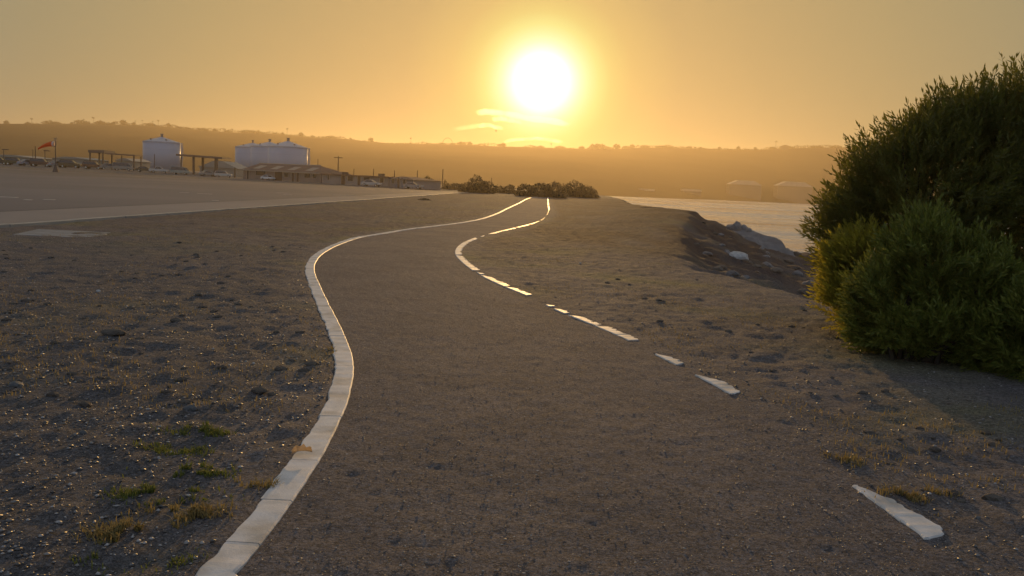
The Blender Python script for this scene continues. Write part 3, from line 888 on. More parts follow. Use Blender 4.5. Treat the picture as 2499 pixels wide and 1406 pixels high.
def shed(label, px0, px1, ridge, eave, base, Yoff=25):
    a = at((px0 + px1) / 2, base, 222); a.z = lot_z(a.x, a.y) - .1; Y = a.y + Yoff; s = Y / F
    c = at((px0 + px1) / 2, eave, Y); W = (px1 - px0) * s / 2; zr = at((px0 + px1) / 2, ridge, Y).z; ze = c.z
    t = empty('shed', (c.x, Y, a.z))
    ze -= a.z; zr -= a.z
    MB().box(-W, W, 0, 12, 0, ze - .02).build('wall', 'shed', t)
    MB().prism([(-W - .4, ze), (W + .4, ze), (W * .25, zr), (-W * .25, zr)], -.4, 12.4).build('roof', 'shed', t)
    MB().box(-W * .25, W * .2, -.06, .1, 0, ze * .7).build('door', 'door', t)
    tag(t, label, 'shed')
shed('low gabled grey shed behind the long canopy', 488, 578, 393, 410, 428)
shed('small round-roofed shed showing under the thin canopy', 284, 322, 386, 393, 414, 18)
shed('long low grey shed behind the parked cars on the left', 128, 216, 383, 388, 409, 20)
shed('low grey shed at the left frame edge behind the parked cars', -40, 80, 378, 383, 403, 22)

# ------------------------------------------------------------------ windsock, lamp posts, poles
g = on_lot(136, 418.5)
ws = empty('windsock', (g.x, g.y, g.z)); s = g.y / F
Hs = at(136, 343, g.y).z - g.z
MB().cone((0, 0, -.05), .55, .2, 1.1, 10).build('base', 'steel', ws)
MB().bar((0, 0, 1), (0, 0, Hs), .09, .06, 8).build('pole', 'steel', ws)
MB().cone((0, 0, Hs), .25, .25, .12, 10).bar((-.3, 0, Hs + .3), (.3, 0, Hs + .45), .05).build('lamp', 'trim', ws)
Ls = 40 * s; zc = at(136, 350, g.y).z - g.z
def sock_ring(t, n=16):
    x = -.12 - Ls * t; z = zc - .95 * t ** 2.0 * 1.0 - .1; r = .47 * (1 - .68 * t)
    return [Vector((x, r * math.sin(2 * math.pi * k / n), z + r * math.cos(2 * math.pi * k / n) * (1 + .0 * t))) for k in range(n)]
def sock(t0, t1, name, m, par):
    bm_ = MB(); N = 8; n = 16
    rings = [[bm_.bm.verts.new(v) for v in sock_ring(t0 + (t1 - t0) * i / N)] for i in range(N + 1)]
    for i in range(N):
        for k in range(n):
            bm_.bm.faces.new((rings[i][k], rings[i][(k + 1) % n], rings[i + 1][(k + 1) % n], rings[i + 1][k]))
    return bm_.build(name, m, par, True)
sk = sock(.14, 1, 'sock', 'sock', ws); sock(0, .138, 'mouth_band', 'sock_white', sk)
hp = MB(); rg = sock_ring(0)
for k in range(16): hp.bar(rg[k], rg[(k + 1) % 16], .035, seg=4)
hp.bar((0, 0, zc + .35), (-.12, 0, zc + .35), .04).bar((0, 0, zc - .5), (-.12, 0, zc - .5), .04).build('hoop', 'steel', ws)
tag(ws, 'orange windsock with pale mouth band streaming left from its pole', 'windsock')

def lamp_post(label, px, top, base, head=12):
    g = at(px, base, 222); g.z = lot_z(g.x, g.y); s = g.y / F; H = at(px, top, g.y).z - g.z
    t = empty('lamp_post', g)
    MB().bar((0, 0, -.1), (0, 0, H), .11, .08).build('pole', 'steel', t)
    MB().box(-.25, head * s, -.3, .3, H, H + .22, .04).build('lamp_head', 'steel', t)
    tag(t, label, 'lamp post')
lamp_post('flat-headed lamp post above the leftmost parked cars', 9, 366, 400)
lamp_post('flat-headed lamp post left of the windsock pole', 110, 369, 404)
def pole(label, px, top, base, r=.13, cross=False, Y=None, cat='pole'):
    g = on_lot(px, base)
    if not Y and px < 500: Y = 224
    if Y: p = at(px, top, Y); g = Vector((p.x, Y, lot_z(p.x, Y)))
    H = at(px, top, g.y).z - g.z
    t = empty('utility_pole', g)
    MB().bar((0, 0, -.2), (0, 0, H), r, r * .7).build('pole', 'wood', t)
    if cross: MB().box(-1.1, 1.1, -.08, .08, H - .5, H - .32).build('crossarm', 'wood', t)
    tag(t, label, cat)
pole('thin tall pole between the left lamp post and the windsock', 86, 357, 404)
pole('thin short pole beside the tall one left of the windsock', 80, 364, 404, .08)
pole('slim pole against the right end of the skylight building roof', 776, 388, 447, .1, Y=230)
pole('tall pole with a crossarm behind the flat-roofed building', 826, 381, 449, .16, True, Y=235)
pole('short pole over the middle of the flat-roofed building', 864, 412, 451, .13, Y=225)
pole('short pole over the right part of the flat-roofed building', 912, 412, 454, .13, Y=222)
pole('short pole over the small end building', 963, 416, 457, .13, Y=218)
pole('pole just right of the rightmost sedan', 1019, 416, 459, .14, Y=212)
pole('tall slim pole between the round bush and conifers', 1081, 413, 460, .15, Y=205)
pole('slim pole right of the tall rounded bush', 1200, 434, 470, .09, Y=185)
pole('dark pole standing in front of the single tank', 377, 376, 421, .1)
pole('thick dark post beside the left gable of the skylight building', 573, 409, 434, .2)
px_ = on_lot(560, 433)

# ------------------------------------------------------------------ vehicles
PAINT = {}
def paint(c):
    k = tuple(c)
    if k not in PAINT:
        PAINT[k] = mat('car_paint', c, rough=.22, spec=.6)
    return PAINT[k]
def car(name, label, px, base, col, yaw, kind='sedan', scale=1.0, group=None):
    g = on_lot(px, base)
    if px < 580:
        g = at(px, base, 214); g.z = lot_z(g.x, g.y) - .03
    t = empty(name, g, yaw)
    P = {'sedan': dict(L=4.6, body=[(-2.3, .35), (2.25, .35), (2.3, .65), (2.15, .82), (.95, .95), (-1.45, .98), (-2.2, .95), (-2.3, .7)], cab=[(1.0, .94), (.25, 1.42), (-.95, 1.45), (-1.7, .96)]),
         'suv': dict(L=4.7, body=[(-2.3, .4), (2.3, .4), (2.35, .8), (2.2, 1.0), (1.1, 1.12), (-2.25, 1.12), (-2.35, .8)], cab=[(1.15, 1.11), (.5, 1.72), (-1.95, 1.75), (-2.25, 1.11)]),
         'van': dict(L=5.0, body=[(-2.5, .4), (2.45, .4), (2.5, .9), (2.1, 1.2), (-2.5, 1.2)], cab=[(2.1, 1.19), (1.3, 2.0), (-2.4, 2.05), (-2.5, 1.19)]),
         'pickup': dict(L=5.2, body=[(-2.6, .5), (2.6, .5), (2.65, .9), (2.45, 1.05), (1.0, 1.12), (-2.6, 1.12)], cab=[(1.0, 1.11), (.35, 1.72), (-.8, 1.74), (-1.05, 1.11)])}[kind]
    w = .88
    bd = MB().prism(P['body'], -w, w)
    bmesh.ops.bevel(bd.bm, geom=list(bd.bm.edges), offset=.06, segments=2, affect='EDGES')
    body = bd.build('body', paint(col), t)
    c = P['cab']
    cb = MB(); wi = .68
    A = [cb.bm.verts.new((c[i][0], -w + .04 if i in (0, 3) else -wi, c[i][1])) for i in range(4)]
    B = [cb.bm.verts.new((c[i][0], w - .04 if i in (0, 3) else wi, c[i][1])) for i in range(4)]
    cb.bm.faces.new(A); cb.bm.faces.new(B[::-1])
    for i in range(4): cb.bm.faces.new((A[i], B[i], B[(i + 1) % 4], A[(i + 1) % 4]))
    cb.build('window', 'glass', t)
    x0, x1 = c[2][0], c[1][0]; zt = c[1][1]
    MB().prism([(x0 - .06, zt - .01), (x1 + .06, zt - .02), (x1 - .1, zt + .06), (x0 + .1, zt + .07)], -wi - .02, wi + .02).build('roof', paint(col), t)
    MB().bar((c[0][0], -w + .05, c[0][1]), (x1, -wi, zt), .05, seg=5).bar((c[0][0], w - .05, c[0][1]), (x1, wi, zt), .05, seg=5).bar((c[3][0], -w + .05, c[3][1]), (x0, -wi, zt), .07, seg=5).bar((c[3][0], w - .05, c[3][1]), (x0, wi, zt), .07, seg=5).build('pillar', paint(col), t)
    for sx_ in (-1.4, 1.42):
        for sy_ in (-1, 1):
            wh = MB().cone((sx_, sy_ * .80 - .11, .33), .33, .33, .22, 16, 'Y').build('wheel', 'tyre', t)
            MB().cone((sx_, sy_ * .80 + (.11 if sy_ > 0 else -.13), .33), .2, .2, .02, 12, 'Y').build('rim', 'chrome', wh)
    hx_ = max(p[0] for p in P['body'])
    for sy_ in (-1, 1):
        MB().box(hx_ - .12, hx_ + .02, sy_ * .62 - .16, sy_ * .62 + .16, .66, .82, .02).build('headlight', 'lamp_glass', t)
        MB().box(-hx_ - .02, -hx_ + .08, sy_ * .66 - .12, sy_ * .66 + .12, .72, .9, .02).build('tail_light', 'sock', t)
    t.scale = (scale,) * 3
    tag(t, label, name.replace('_', ' ').split()[-1], group)
    return t
car('parked_suv', 'dark suv cut by the left frame edge', -4, 402.5, (.05, .04, .035), R(15), 'suv')
car('parked_suv', 'olive suv second from the left frame edge', 38, 404, (.10, .085, .04), R(12), 'suv', 1.0)
car('parked_sedan', 'blue-grey sedan between the olive and maroon suvs', 68, 402, (.28, .29, .33), R(60), 'sedan')
car('parked_suv', 'maroon-brown suv left of the windsock', 101, 406.5, (.10, .05, .04), R(10), 'suv', 1.05)
car('parked_sedan', 'grey sedan right behind the windsock pole', 141, 406, (.30, .27, .25), R(70), 'sedan')
car('parked_suv', 'brown suv right of the windsock', 172, 409, (.13, .09, .045), R(8), 'suv', 1.05)
car('parked_suv', 'reddish suv in front of the boxy canopy', 228, 412, (.16, .07, .04), R(6), 'suv', 1.0)
car('parked_van', 'grey van under the thin flat canopy', 300, 417, (.30, .27, .23), R(20), 'van', .9)
car('parked_sedan', 'grey sedan left of the thin canopy post', 268, 415.5, (.28, .25, .22), R(30), 'sedan')
car('parked_sedan', 'dark sedan below the left edge of the single tank', 354, 420, (.10, .08, .05), R(12), 'sedan', .9)
car('parked_pickup', 'white pickup in front of the single tank', 388, 421.5, (.55, .52, .48), R(15), 'pickup', .85)
car('parked_van', 'pale green low van left of the long canopy posts', 440, 424, (.30, .33, .29), R(5), 'van', .85)
car('parked_sedan', 'grey hatchback under the middle of the long canopy', 508, 429, (.35, .32, .28), R(40), 'sedan', .9)
car('parked_suv', 'silver suv at the right end of the long canopy', 545, 431, (.55, .52, .46), R(10), 'suv', .85)
car('parked_sedan', 'white sedan in front of the skylight building', 654, 440, (.80, .78, .74), R(-35), 'sedan', .78)
car('parked_sedan', 'pale sedan with bright windscreen before the flat-roofed building', 906, 455, (.55, .48, .42), R(-12), 'sedan', .85)
car('parked_sedan', 'rightmost sedan with a gleaming roof by the end building', 1008, 461, (.40, .32, .27), R(-10), 'sedan', .8)

# ------------------------------------------------------------------ rocks on the bank
def rock_mesh(seed, sub=2, amp=.35, squash=(1, .8, .6)):
    bm_ = bmesh.new()
    bmesh.ops.create_icosphere(bm_, subdivisions=sub, radius=1.0)
    rr = random.Random(seed); o = [rr.uniform(-50, 50) for _ in range(3)]
    for v in bm_.verts:
        c = v.co
        k = 1 + amp * float(fbm(np.array([c.x * 1.3 + o[0] + c.z]), np.array([c.y * 1.3 + o[1] - c.z * .7]), seed, 3)[0]) * 1.4
        v.co = Vector((c.x * k * squash[0], c.y * k * squash[1], c.z * k * squash[2]))
    me = bpy.data.meshes.new('rock'); bm_.to_mesh(me); bm_.free()
    return me

def stone(name, label, loc, size, seed, m, cat='stone', group=None, squash=(1, .8, .55), rz=None, sub=2):
    o = new_obj(name, rock_mesh(seed, sub, .35, squash), None, m)
    o.location = loc; o.scale = (size,) * 3; o.rotation_euler = (0, 0, rz if rz is not None else random.uniform(0, 6))
    tag(o, label, cat, group)
    return o
# grey outcrop beyond the bench
oc = bmesh.new()
P0, P1 = at(1758, 600, 54), at(1901, 600, 54)
nx, ny = 70, 26
crest = [(1758, 565), (1775, 556), (1800, 552), (1825, 558), (1850, 568), (1875, 579), (1892, 587), (1899, 594), (1902, 606), (1910, 612)]
cx_ = [at(px, py, 54).x for px, py in crest]; cz_ = [at(px, py, 54).z for px, py in crest]
OX = np.linspace(cx_[0] - 1.5, cx_[-1] + .1, nx)[None].repeat(ny, 0)
OT = np.linspace(-1, 1, ny)[:, None].repeat(nx, 1)
OY = 54 + OT * 3.2
zc_ = np.interp(OX, cx_, cz_)
OZ = -2.3 + (zc_ + 2.3) * (1 - np.abs(OT) ** 2.6) + .45 * fbm(OX * 1.1, OY * 1.1, 77, 5) * (.35 + .65 * np.clip(np.abs(OT) * 4, 0, 1))
oo = new_obj('rock_outcrop', grid_mesh('rock_outcrop', OX, OY, OZ), None, 'rock')
tag(oo, 'grey rocky outcrop jutting toward the water beyond the dirt bank', 'rock')
for i, (px, py, sz, lb) in enumerate([(1796, 553, .42, 'tallest jagged stone on top of the grey outcrop'), (1786, 557, .3, 'small stone left of the tallest one on the outcrop'), (1817, 558, .33, 'squat stone right of the tallest one on the outcrop'), (1830, 562, .2, 'smallest stone at the right on the outcrop')]):
    p = at(px, py, 53.6)
    stone('boulder', lb, (p.x, 53.6, p.z - sz * .3), sz, 40 + i, 'rock', 'boulder', None, (1, .8, .9))
def on_terrain(px, py):
    d = ray(px, py); t = 2.0
    while t < 400:
        q = d * t
        if EYE + q[2] < float(terrain(np.array([q[0]]), np.array([q[1]]))[0]): break
        t *= 1.004
    return Vector((q[0], q[1], EYE + q[2]))
for i, (px, py, sp, lb, m) in enumerate([(1803, 628, 24, 'pale slab of rock lying on the eroded bank', 'stone_pale'), (1726, 622, 14, 'pale rounded rock left of the slab on the bank', 'rock'), (1762, 600, 9, 'small rock above the pale slab on the bank', 'rock'),
                                          (1846, 652, 12, 'brown rock below the pale slab', 'bank'), (1893, 662, 16, 'brown rock on the bank right of the slab', 'bank'), (1925, 640, 14, 'brown rock on the bench nearest the big shrub', 'bank'), (1870, 628, 10, 'small rock on the bench beneath the grey outcrop', 'rock')]):
    g = on_terrain(px, py); sz = sp * g.y / F
    stone('boulder', lb, (g.x, g.y, g.z + sz * .1), sz, 60 + i, m, 'boulder', None, (1, .8, .5), 0)


rb = random.Random(31)
bank_me = [rock_mesh(950 + i, 2, .5, (1, .8, .6)) for i in range(5)]
for i, me_ in enumerate(bank_me): me_.materials.append(M['rock'] if i % 2 else M['bank'])
cnt = 0
while cnt < 34:
    y_ = rb.uniform(21, 54); d_ = rb.uniform(.6, 6.5); x_ = float(xe(y_)) + d_
    s_ = rb.uniform(.08, .28) * (1.3 if d_ > 3 else .8)
    o = new_obj('boulder', bank_me[cnt % 5])
    o.location = (x_, y_, float(terrain(np.array([x_]), np.array([y_]))[0]) + s_ * .05)
    o.scale = (s_, s_, s_); o.rotation_euler = (rb.uniform(-.3, .3), 0, rb.uniform(0, 6))
    tag(o, 'small brown rock scattered on the eroded bank', 'rock', 'rocks on the eroded bank'); cnt += 1
# ------------------------------------------------------------------ big shrubs on the right
def sprig(rng, L, nleaf, leaf):
    """one shoot along +Z with narrow leaves: quads (nleaf,4,3)"""
    q = []
    for k in range(nleaf):
        t = (k + .6) / nleaf
        a = k * 2.4 + rng.uniform(-.4, .4)
        el_ = rng.uniform(.55, 1.0) * (1.0 if t < .85 else .35)
        base_ = np.array([0, 0, L * t])
        d = np.array([math.cos(a) * math.sin(el_), math.sin(a) * math.sin(el_), math.cos(el_)])
        sd = np.cross(d, [0, 0, 1.0]); sd /= np.linalg.norm(sd) + 1e-6
        l = leaf * rng.uniform(.7, 1.25); w = l * .125
        q.append([base_, base_ + d * l * .5 + sd * w, base_ + d * l, base_ + d * l * .5 - sd * w])
    w = .0035                                                  # stem
    q.append([[-w, 0, -.05], [w, 0, -.05], [w * .5, 0, L * .95], [-w * .5, 0, L * .95]])
    q.append([[0, -w, -.05], [0, w, -.05], [0, w * .5, L * .95], [0, -w * .5, L * .95]])
    return np.array(q)

def shrub_leaves(blobs, n, rng, L=.22, nleaf=20, leaf=.055, up=.5, inner=.35, thin=None, clump_n=0):
    protos = [sprig(rng, L * rng.uniform(.8, 1.25), nleaf, leaf) for _ in range(10)]
    vol = np.array([b[3] * b[4] + b[4] * b[5] + b[3] * b[5] for b in blobs]); vol = vol / vol.sum()
    k = rng.choice(len(blobs), n, p=vol)
    B = np.array(blobs)[k]
    d = rng.normal(size=(n, 3)); d /= np.linalg.norm(d, axis=1)[:, None]
    if clump_n:                                                # shoots gather in leafy heads with hollows between
        cd = rng.normal(size=(len(blobs), clump_n, 3)); cd /= np.linalg.norm(cd, axis=2)[:, :, None]
        ci = rng.integers(0, clump_n, n)
        d = cd[k, ci] + rng.normal(0, .24, (n, 3)); d /= np.linalg.norm(d, axis=1)[:, None]
        coff = rng.uniform(-.16, .14, (len(blobs), clump_n))[k, ci] - .10 * np.linalg.norm(d - cd[k, ci], axis=1)
    else:
        coff = 0
    lump = 1 + coff + .3 * fbm(d[:, 0] * 3.2 + k * 5 + d[:, 1], d[:, 2] * 3.2 - d[:, 1] * 2.1, 19, 3)
    r = np.where(rng.random(n) < inner, rng.uniform(.45, .85, n), rng.uniform(.84, 1.02, n)) * lump
    c = B[:, :3] + B[:, 3:6] * d * r[:, None]
    # drop shoots that lie deep inside another lobe or under the ground
    deep = np.zeros(n, bool)
    for b in blobs:
        b = np.array(b)
        deep |= (np.linalg.norm((c - b[:3]) / b[3:6], axis=1) < .5)
    keep = (~deep) & (c[:, 2] > .03)
    if thin is not None: keep &= thin(c, rng)
    c, d, k2 = c[keep], d[keep], k[keep]
    nn = len(c)
    ax = d / np.array(B[keep][:, 3:6]); ax /= np.linalg.norm(ax, axis=1)[:, None]
    ax = ax + np.array([0, 0, up]) + rng.normal(0, .28, (nn, 3)); ax /= np.linalg.norm(ax, axis=1)[:, None]
    t1 = np.cross(ax, rng.normal(size=(nn, 3))); t1 /= np.linalg.norm(t1, axis=1)[:, None]
    t2 = np.cross(ax, t1)
    M3 = np.stack([t1, t2, ax], -1) * rng.uniform(.75, 1.3, nn)[:, None, None]
    V = []
    pid = rng.integers(0, len(protos), nn)
    for p in range(len(protos)):
        s_ = pid == p
        if not s_.any(): continue
        q = protos[p].reshape(-1, 3)
        V.append((np.einsum('nij,mj->nmi', M3[s_], q) + c[s_][:, None]).reshape(-1, 3))
    V = np.concatenate(V)
    V[:, 2] = np.maximum(V[:, 2], .0)
    return V, np.arange(len(V)).reshape(-1, 4)

def shrub(label, blobs, n, m, seed, thin=None, **kw):
    rng = np.random.default_rng(seed)
    bx_, by_ = np.mean([b[0] for b in blobs]), np.mean([b[1] for b in blobs])
    t = empty('shrub', (0, 0, 0))
    V, Fc = shrub_leaves(blobs, n, rng, thin=thin, **kw)
    new_obj('crown', mesh_np('crown', V, Fc), t, m)
    tb = MB()
    for b in blobs:
        for _ in range(5):
            dd = rng.normal(size=3); dd[2] = abs(dd[2]); dd /= np.linalg.norm(dd)
            st = np.array([b[0] + rng.normal(0, .12), b[1] + rng.normal(0, .12), -.05])
            md = np.array([b[0], b[1], b[2] * .8]) + dd * np.array(b[3:6]) * .3
            en = np.array(b[:3]) + dd * np.array(b[3:6]) * .8
            tb.bar(st, md, .035, .02, 5).bar(md, en, .02, .006, 5)
    tb.build('branches', 'bark', t)
    tag(t, label, 'shrub')
    return t
def vis_thin(c, rng):
    # the side turned away and the part far right carry fewer shoots
    w = np.where(c[:, 0] > 6.9, .45, 1.0) * np.where(c[:, 1] > 12.0, .5, 1.0)
    return rng.random(len(c)) < w
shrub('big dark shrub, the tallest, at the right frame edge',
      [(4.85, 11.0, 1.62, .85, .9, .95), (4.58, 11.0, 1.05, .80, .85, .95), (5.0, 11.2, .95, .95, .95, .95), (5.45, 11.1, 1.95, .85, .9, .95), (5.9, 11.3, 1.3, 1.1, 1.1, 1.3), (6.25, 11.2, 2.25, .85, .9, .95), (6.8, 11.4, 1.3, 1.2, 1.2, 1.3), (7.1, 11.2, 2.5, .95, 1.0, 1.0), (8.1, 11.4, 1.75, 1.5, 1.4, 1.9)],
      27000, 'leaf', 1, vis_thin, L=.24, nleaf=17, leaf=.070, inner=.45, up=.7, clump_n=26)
shrub('shrub lobe tinted yellow-green as if sunlit at the left foot of the big shrub', [(4.18, 10.6, .78, .45, .5, .5), (4.22, 10.45, .38, .45, .5, .42), (4.35, 10.25, .45, .4, .45, .5)], 5000, 'leaf_sunlit', 2, L=.18, nleaf=16, leaf=.060, clump_n=11)
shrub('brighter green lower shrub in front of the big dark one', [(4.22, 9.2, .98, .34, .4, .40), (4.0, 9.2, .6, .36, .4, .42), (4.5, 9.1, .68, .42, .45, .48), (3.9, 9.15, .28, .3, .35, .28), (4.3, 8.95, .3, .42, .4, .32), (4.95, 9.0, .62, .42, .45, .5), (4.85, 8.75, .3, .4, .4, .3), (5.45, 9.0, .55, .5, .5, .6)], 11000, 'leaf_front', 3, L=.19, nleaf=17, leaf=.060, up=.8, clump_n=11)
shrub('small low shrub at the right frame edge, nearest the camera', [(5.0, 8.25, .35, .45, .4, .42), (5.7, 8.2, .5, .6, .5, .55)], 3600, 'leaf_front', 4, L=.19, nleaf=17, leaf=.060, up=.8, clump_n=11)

# ------------------------------------------------------------------ gravel, grass, clods
OCT = np.array([[1, 0, 0], [.2, .95, 0], [-.9, .4, 0], [-.55, -.8, 0], [.6, -.75, 0], [0, 0, .8], [.1, 0, -.6]], float)
OCF = np.array([[0, 1, 5], [1, 2, 5], [2, 3, 5], [3, 4, 5], [4, 0, 5], [1, 0, 6], [2, 1, 6], [3, 2, 6], [4, 3, 6], [0, 4, 6]])
def scatter_stones(name, label, n, m, seed, where, smin, smax, yl=(2.6, 22), zf=None, sink=.25):
    rng = np.random.default_rng(seed)
    u_ = rng.random(n * 3)
    y = np.exp(np.log(yl[0]) + u_ * (np.log(yl[1]) - np.log(yl[0])))     # density falls off as 1/distance
    x = rng.uniform(-.75, .75, n * 3) * (y + 1.5)
    k = where(x, y, rng)
    x, y = x[k][:n], y[k][:n]; n = len(x)
    z = (terrain(x, y) if zf is None else zf(x, y))
    s = smin * (smax / smin) ** (rng.random(n) ** 2.6)
    a = rng.uniform(0, 6.28, n)
    P = OCT[None] * (s[:, None, None] * np.stack([rng.uniform(.7, 1.3, n), rng.uniform(.6, 1.0, n), rng.uniform(.35, .75, n)], 1)[:, None])
    P = P * rng.uniform(.8, 1.2, P.shape)
    X = P[..., 0] * np.cos(a)[:, None] - P[..., 1] * np.sin(a)[:, None] + x[:, None]
    Y = P[..., 0] * np.sin(a)[:, None] + P[..., 1] * np.cos(a)[:, None] + y[:, None]
    Z = P[..., 2] + (z + s * sink)[:, None]
    V = np.stack([X, Y, Z], -1).reshape(-1, 3)
    Fc = (OCF[None] + 7 * np.arange(n)[:, None, None]).reshape(-1, 3)
    o = new_obj(name, mesh_np(name, V, Fc), None, m)
    tag(o, label, 'gravel', None, 'stuff')
scatter_stones('gravel', 'loose gravel strewn over the dirt left of the path', 42000, 'pebble', 1,
               lambda x, y, r: (x < xl(y) - .1) & (vnoise(x * .9, y * .9, 201) + .75 * vnoise(x * .25, y * .25, 203) + .25 - .02 * (x + 3) > r.uniform(-.5, .5, len(x))), .003, .019, (2.6, 20))
scatter_stones('gravel', 'fine gravel worn loose on the path surface', 26000, 'pebble_path', 2,
               lambda x, y, r: (x > xl(y) + .1) & (x < xr(y) + .1) & (vnoise(x * 1.2, y * 1.2, 205) + .2 > r.uniform(-.6, .5, len(x))), .0025, .009, (2.6, 16), lambda x, y: np.full(len(x), .005), .2)
scatter_stones('gravel', 'gravel and crumbs of earth on the dirt right of the path', 9000, 'pebble', 3,
               lambda x, y, r: (x > xr(y) + .0) & (x < xe(y) - .3), .004, .017, (2.8, 22))

def blades(name, label, spots, m, seed, h=(.04, .10), cat='grass', kind=None, group=None, lean=.6, w=.0035, loc=None):
    """spots: arrays x, y of blade feet"""
    rng = np.random.default_rng(seed)
    x, y = spots; n = len(x)
    z = terrain(x, y)
    a = rng.uniform(0, 6.28, n); H = rng.uniform(*h, n); ln = rng.uniform(.1, lean, n) * H
    dx, dy = np.cos(a), np.sin(a); wx, wy = -dy * w, dx * w
    b0 = np.stack([x - wx, y - wy, z - .01], 1); b1 = np.stack([x + wx, y + wy, z - .01], 1)
    m0 = np.stack([x + dx * ln * .35 + wx * .8, y + dy * ln * .35 + wy * .8, z + H * .6], 1); m1 = np.stack([x + dx * ln * .35 - wx * .8, y + dy * ln * .35 - wy * .8, z + H * .6], 1)
    t0 = np.stack([x + dx * ln, y + dy * ln, z + H * .95], 1)
    V = np.stack([b0, b1, m0, m1, t0], 1).reshape(-1, 3)
    i = 5 * np.arange(n)[:, None]
    Fc = np.concatenate([i + [[0, 1, 2]], i + [[0, 2, 3]], i + [[3, 2, 4]]], 1).reshape(-1, 3)
    o = new_obj(name, mesh_np(name, V, Fc), None, m)
    tag(o, label, cat, group, kind)
    return o
rg_ = np.random.default_rng(4)
def patch(px, py, rx_, ry_, n):
    g = ground_at(px, py)
    x = g.x + rg_.normal(0, .75, n * 3) * rx_ * g.y / F; y = g.y + rg_.normal(0, .75, n * 3) * ry_ * g.y / F * g.y / EYE
    k = vnoise(x * 7, y * 7, 333) + .7 * vnoise(x * 19, y * 19, 335) > .05
    return x[k][:n], y[k][:n]
tufts = [(345, 1312, 75, 20, 900, 'grass_dry', 'yellow dry grass tuft lowest at the left, lit by sun'), (330, 1362, 90, 18, 700, 'grass_green', 'green grass patch below the yellow tuft at the lower left'), (395, 1215, 80, 16, 700, 'grass_green', 'long green grass patch in the lower left dirt'),
         (500, 1062, 55, 12, 420, 'grass_green', 'green grass tuft farthest up the left dirt, near the stone'), (430, 1105, 60, 12, 420, 'grass_green', 'green grass patch just below the farthest tuft'), (470, 1160, 70, 14, 420, 'grass_green', 'sparse olive grass patch between the two green ones'),
         (450, 1260, 60, 16, 420, 'grass_dry', 'dry grass tuft between the green patch and the edging'), (640, 1185, 40, 10, 170, 'grass_dry', 'dry grass creeping over the left edging'), (818, 858, 20, 7, 110, 'grass_dry', 'small dry weed on top of the left edging'), (2240, 1215, 60, 12, 300, 'grass_dry', 'dry grass beside the nearest buried edging piece on the right'),
         (2060, 1120, 40, 14, 170, 'grass_dry', 'thin dry grass left of the shrub shadow'), (1385, 640, 40, 6, 60, 'grass_dry', 'little dry grass patch beside the right bend')]
for i, (px, py, rx_, ry_, n, m, lb) in enumerate(tufts):
    x, y = patch(px, py, rx_, ry_, n)
    blades('grass_patch', lb, (x, y), m, 500 + i, (.008, .034) if m == 'grass_green' else (.012, .05), 'grass', 'stuff', None, 1.6)
n = 9000
y = np.exp(rg_.uniform(np.log(2.8), np.log(45), n * 6)); x = rg_.uniform(-.75, .62, n * 6) * (y + 1)
k = (((x < xl(y) - .12) & (lot_side(x, y) < -.3)) | ((x > xr(y) + .15) & (x < xe(y) - .2))) & (vnoise(x * .7, y * .5, 301) + .6 * vnoise(x * 2.3, y * 2, 303) > .12)
x, y = x[k][:n], y[k][:n]
blades('dry_grass', 'sparse dry grass scattered over the dirt', (x, y), 'grass_dry', 600, (.01, .045), 'grass', 'stuff', None, 1.2, .003)

def clump(px, py, wpx, lb, m='clod', group=None, hpx=None, seed=0, name='clod', cat='clod'):
    g = ground_at(px, py)
    z = float(terrain(np.array([g.x]), np.array([g.y]))[0])
    s = wpx / 2 * g.y / F
    stone(name, lb, (g.x, g.y, z + s * .12), s, 800 + seed, m, cat, group, (1, .75, hpx or .45), random.uniform(-.4, .4))
clump(466, 1010, 34, 'dark angular stone in the lower left dirt', 'stone_dark', hpx=.6, seed=1, name='stone', cat='stone')
clump(630, 962, 40, 'mossy earth clod left of the edging, the largest', seed=2, hpx=.5)
clump(687, 906, 40, 'flat dark clod left of the edging bend', seed=3)
clump(762, 896, 40, 'flat dark clod touching the edging at its bulge', seed=4)
clump(428, 791, 38, 'long dark clod in the middle of the left dirt', seed=5)
clump(275, 826, 60, 'brown flaky clod farther left in the dirt', seed=6, hpx=.3)
clump(203, 1070, 22, 'dark round stone in the lower left gravel', 'stone_dark', seed=7, hpx=.6, name='stone', cat='stone')
clump(240, 709, 11, 'white stone alone in the upper left dirt', 'stone_pale', seed=8, hpx=.8, name='stone', cat='stone')
clump(619, 896, 9, 'small bright pebble left of the flat clods', 'stone_pale', seed=9, hpx=.9, name='stone', cat='stone')
clump(40, 950, 44, 'grey stone at the left frame edge', 'stone_dark', seed=10, hpx=.5, name='stone', cat='stone')
clump(1416, 645, 6, 'tiny white stone right of the path bend', 'stone_pale', seed=11, hpx=.9, name='stone', cat='stone')
clump(2385, 1272, 18, 'dark lump right of the nearest edging piece', 'stone_dark', seed=12, hpx=.7, name='stone', cat='stone')
rr_ = random.Random(9)
cl_meshes = [rock_mesh(900 + i, 1, .4, (1, .7, .45)) for i in range(6)]
for c_ in cl_meshes: c_.materials.append(M['clod'])
cnt = 0
while cnt < 110:
    px = rr_.uniform(0, 760); py = rr_.uniform(590, 1000)
    g = ground_at(px, py)
    if g.x > float(xl(g.y)) - .3: continue
    o = new_obj('clod', cl_meshes[cnt % 6]); s = rr_.uniform(.018, .06) * (.7 + g.y * .03)
    o.location = (g.x, g.y, float(terrain(np.array([g.x]), np.array([g.y]))[0]) + s * .1)
    o.scale = (s, s, s); o.rotation_euler = (0, 0, rr_.uniform(-.6, .6))
    tag(o, 'small dark clod of earth on the dirt left of the path', 'clod', 'small clods on the left dirt'); cnt += 1
cnt = 0
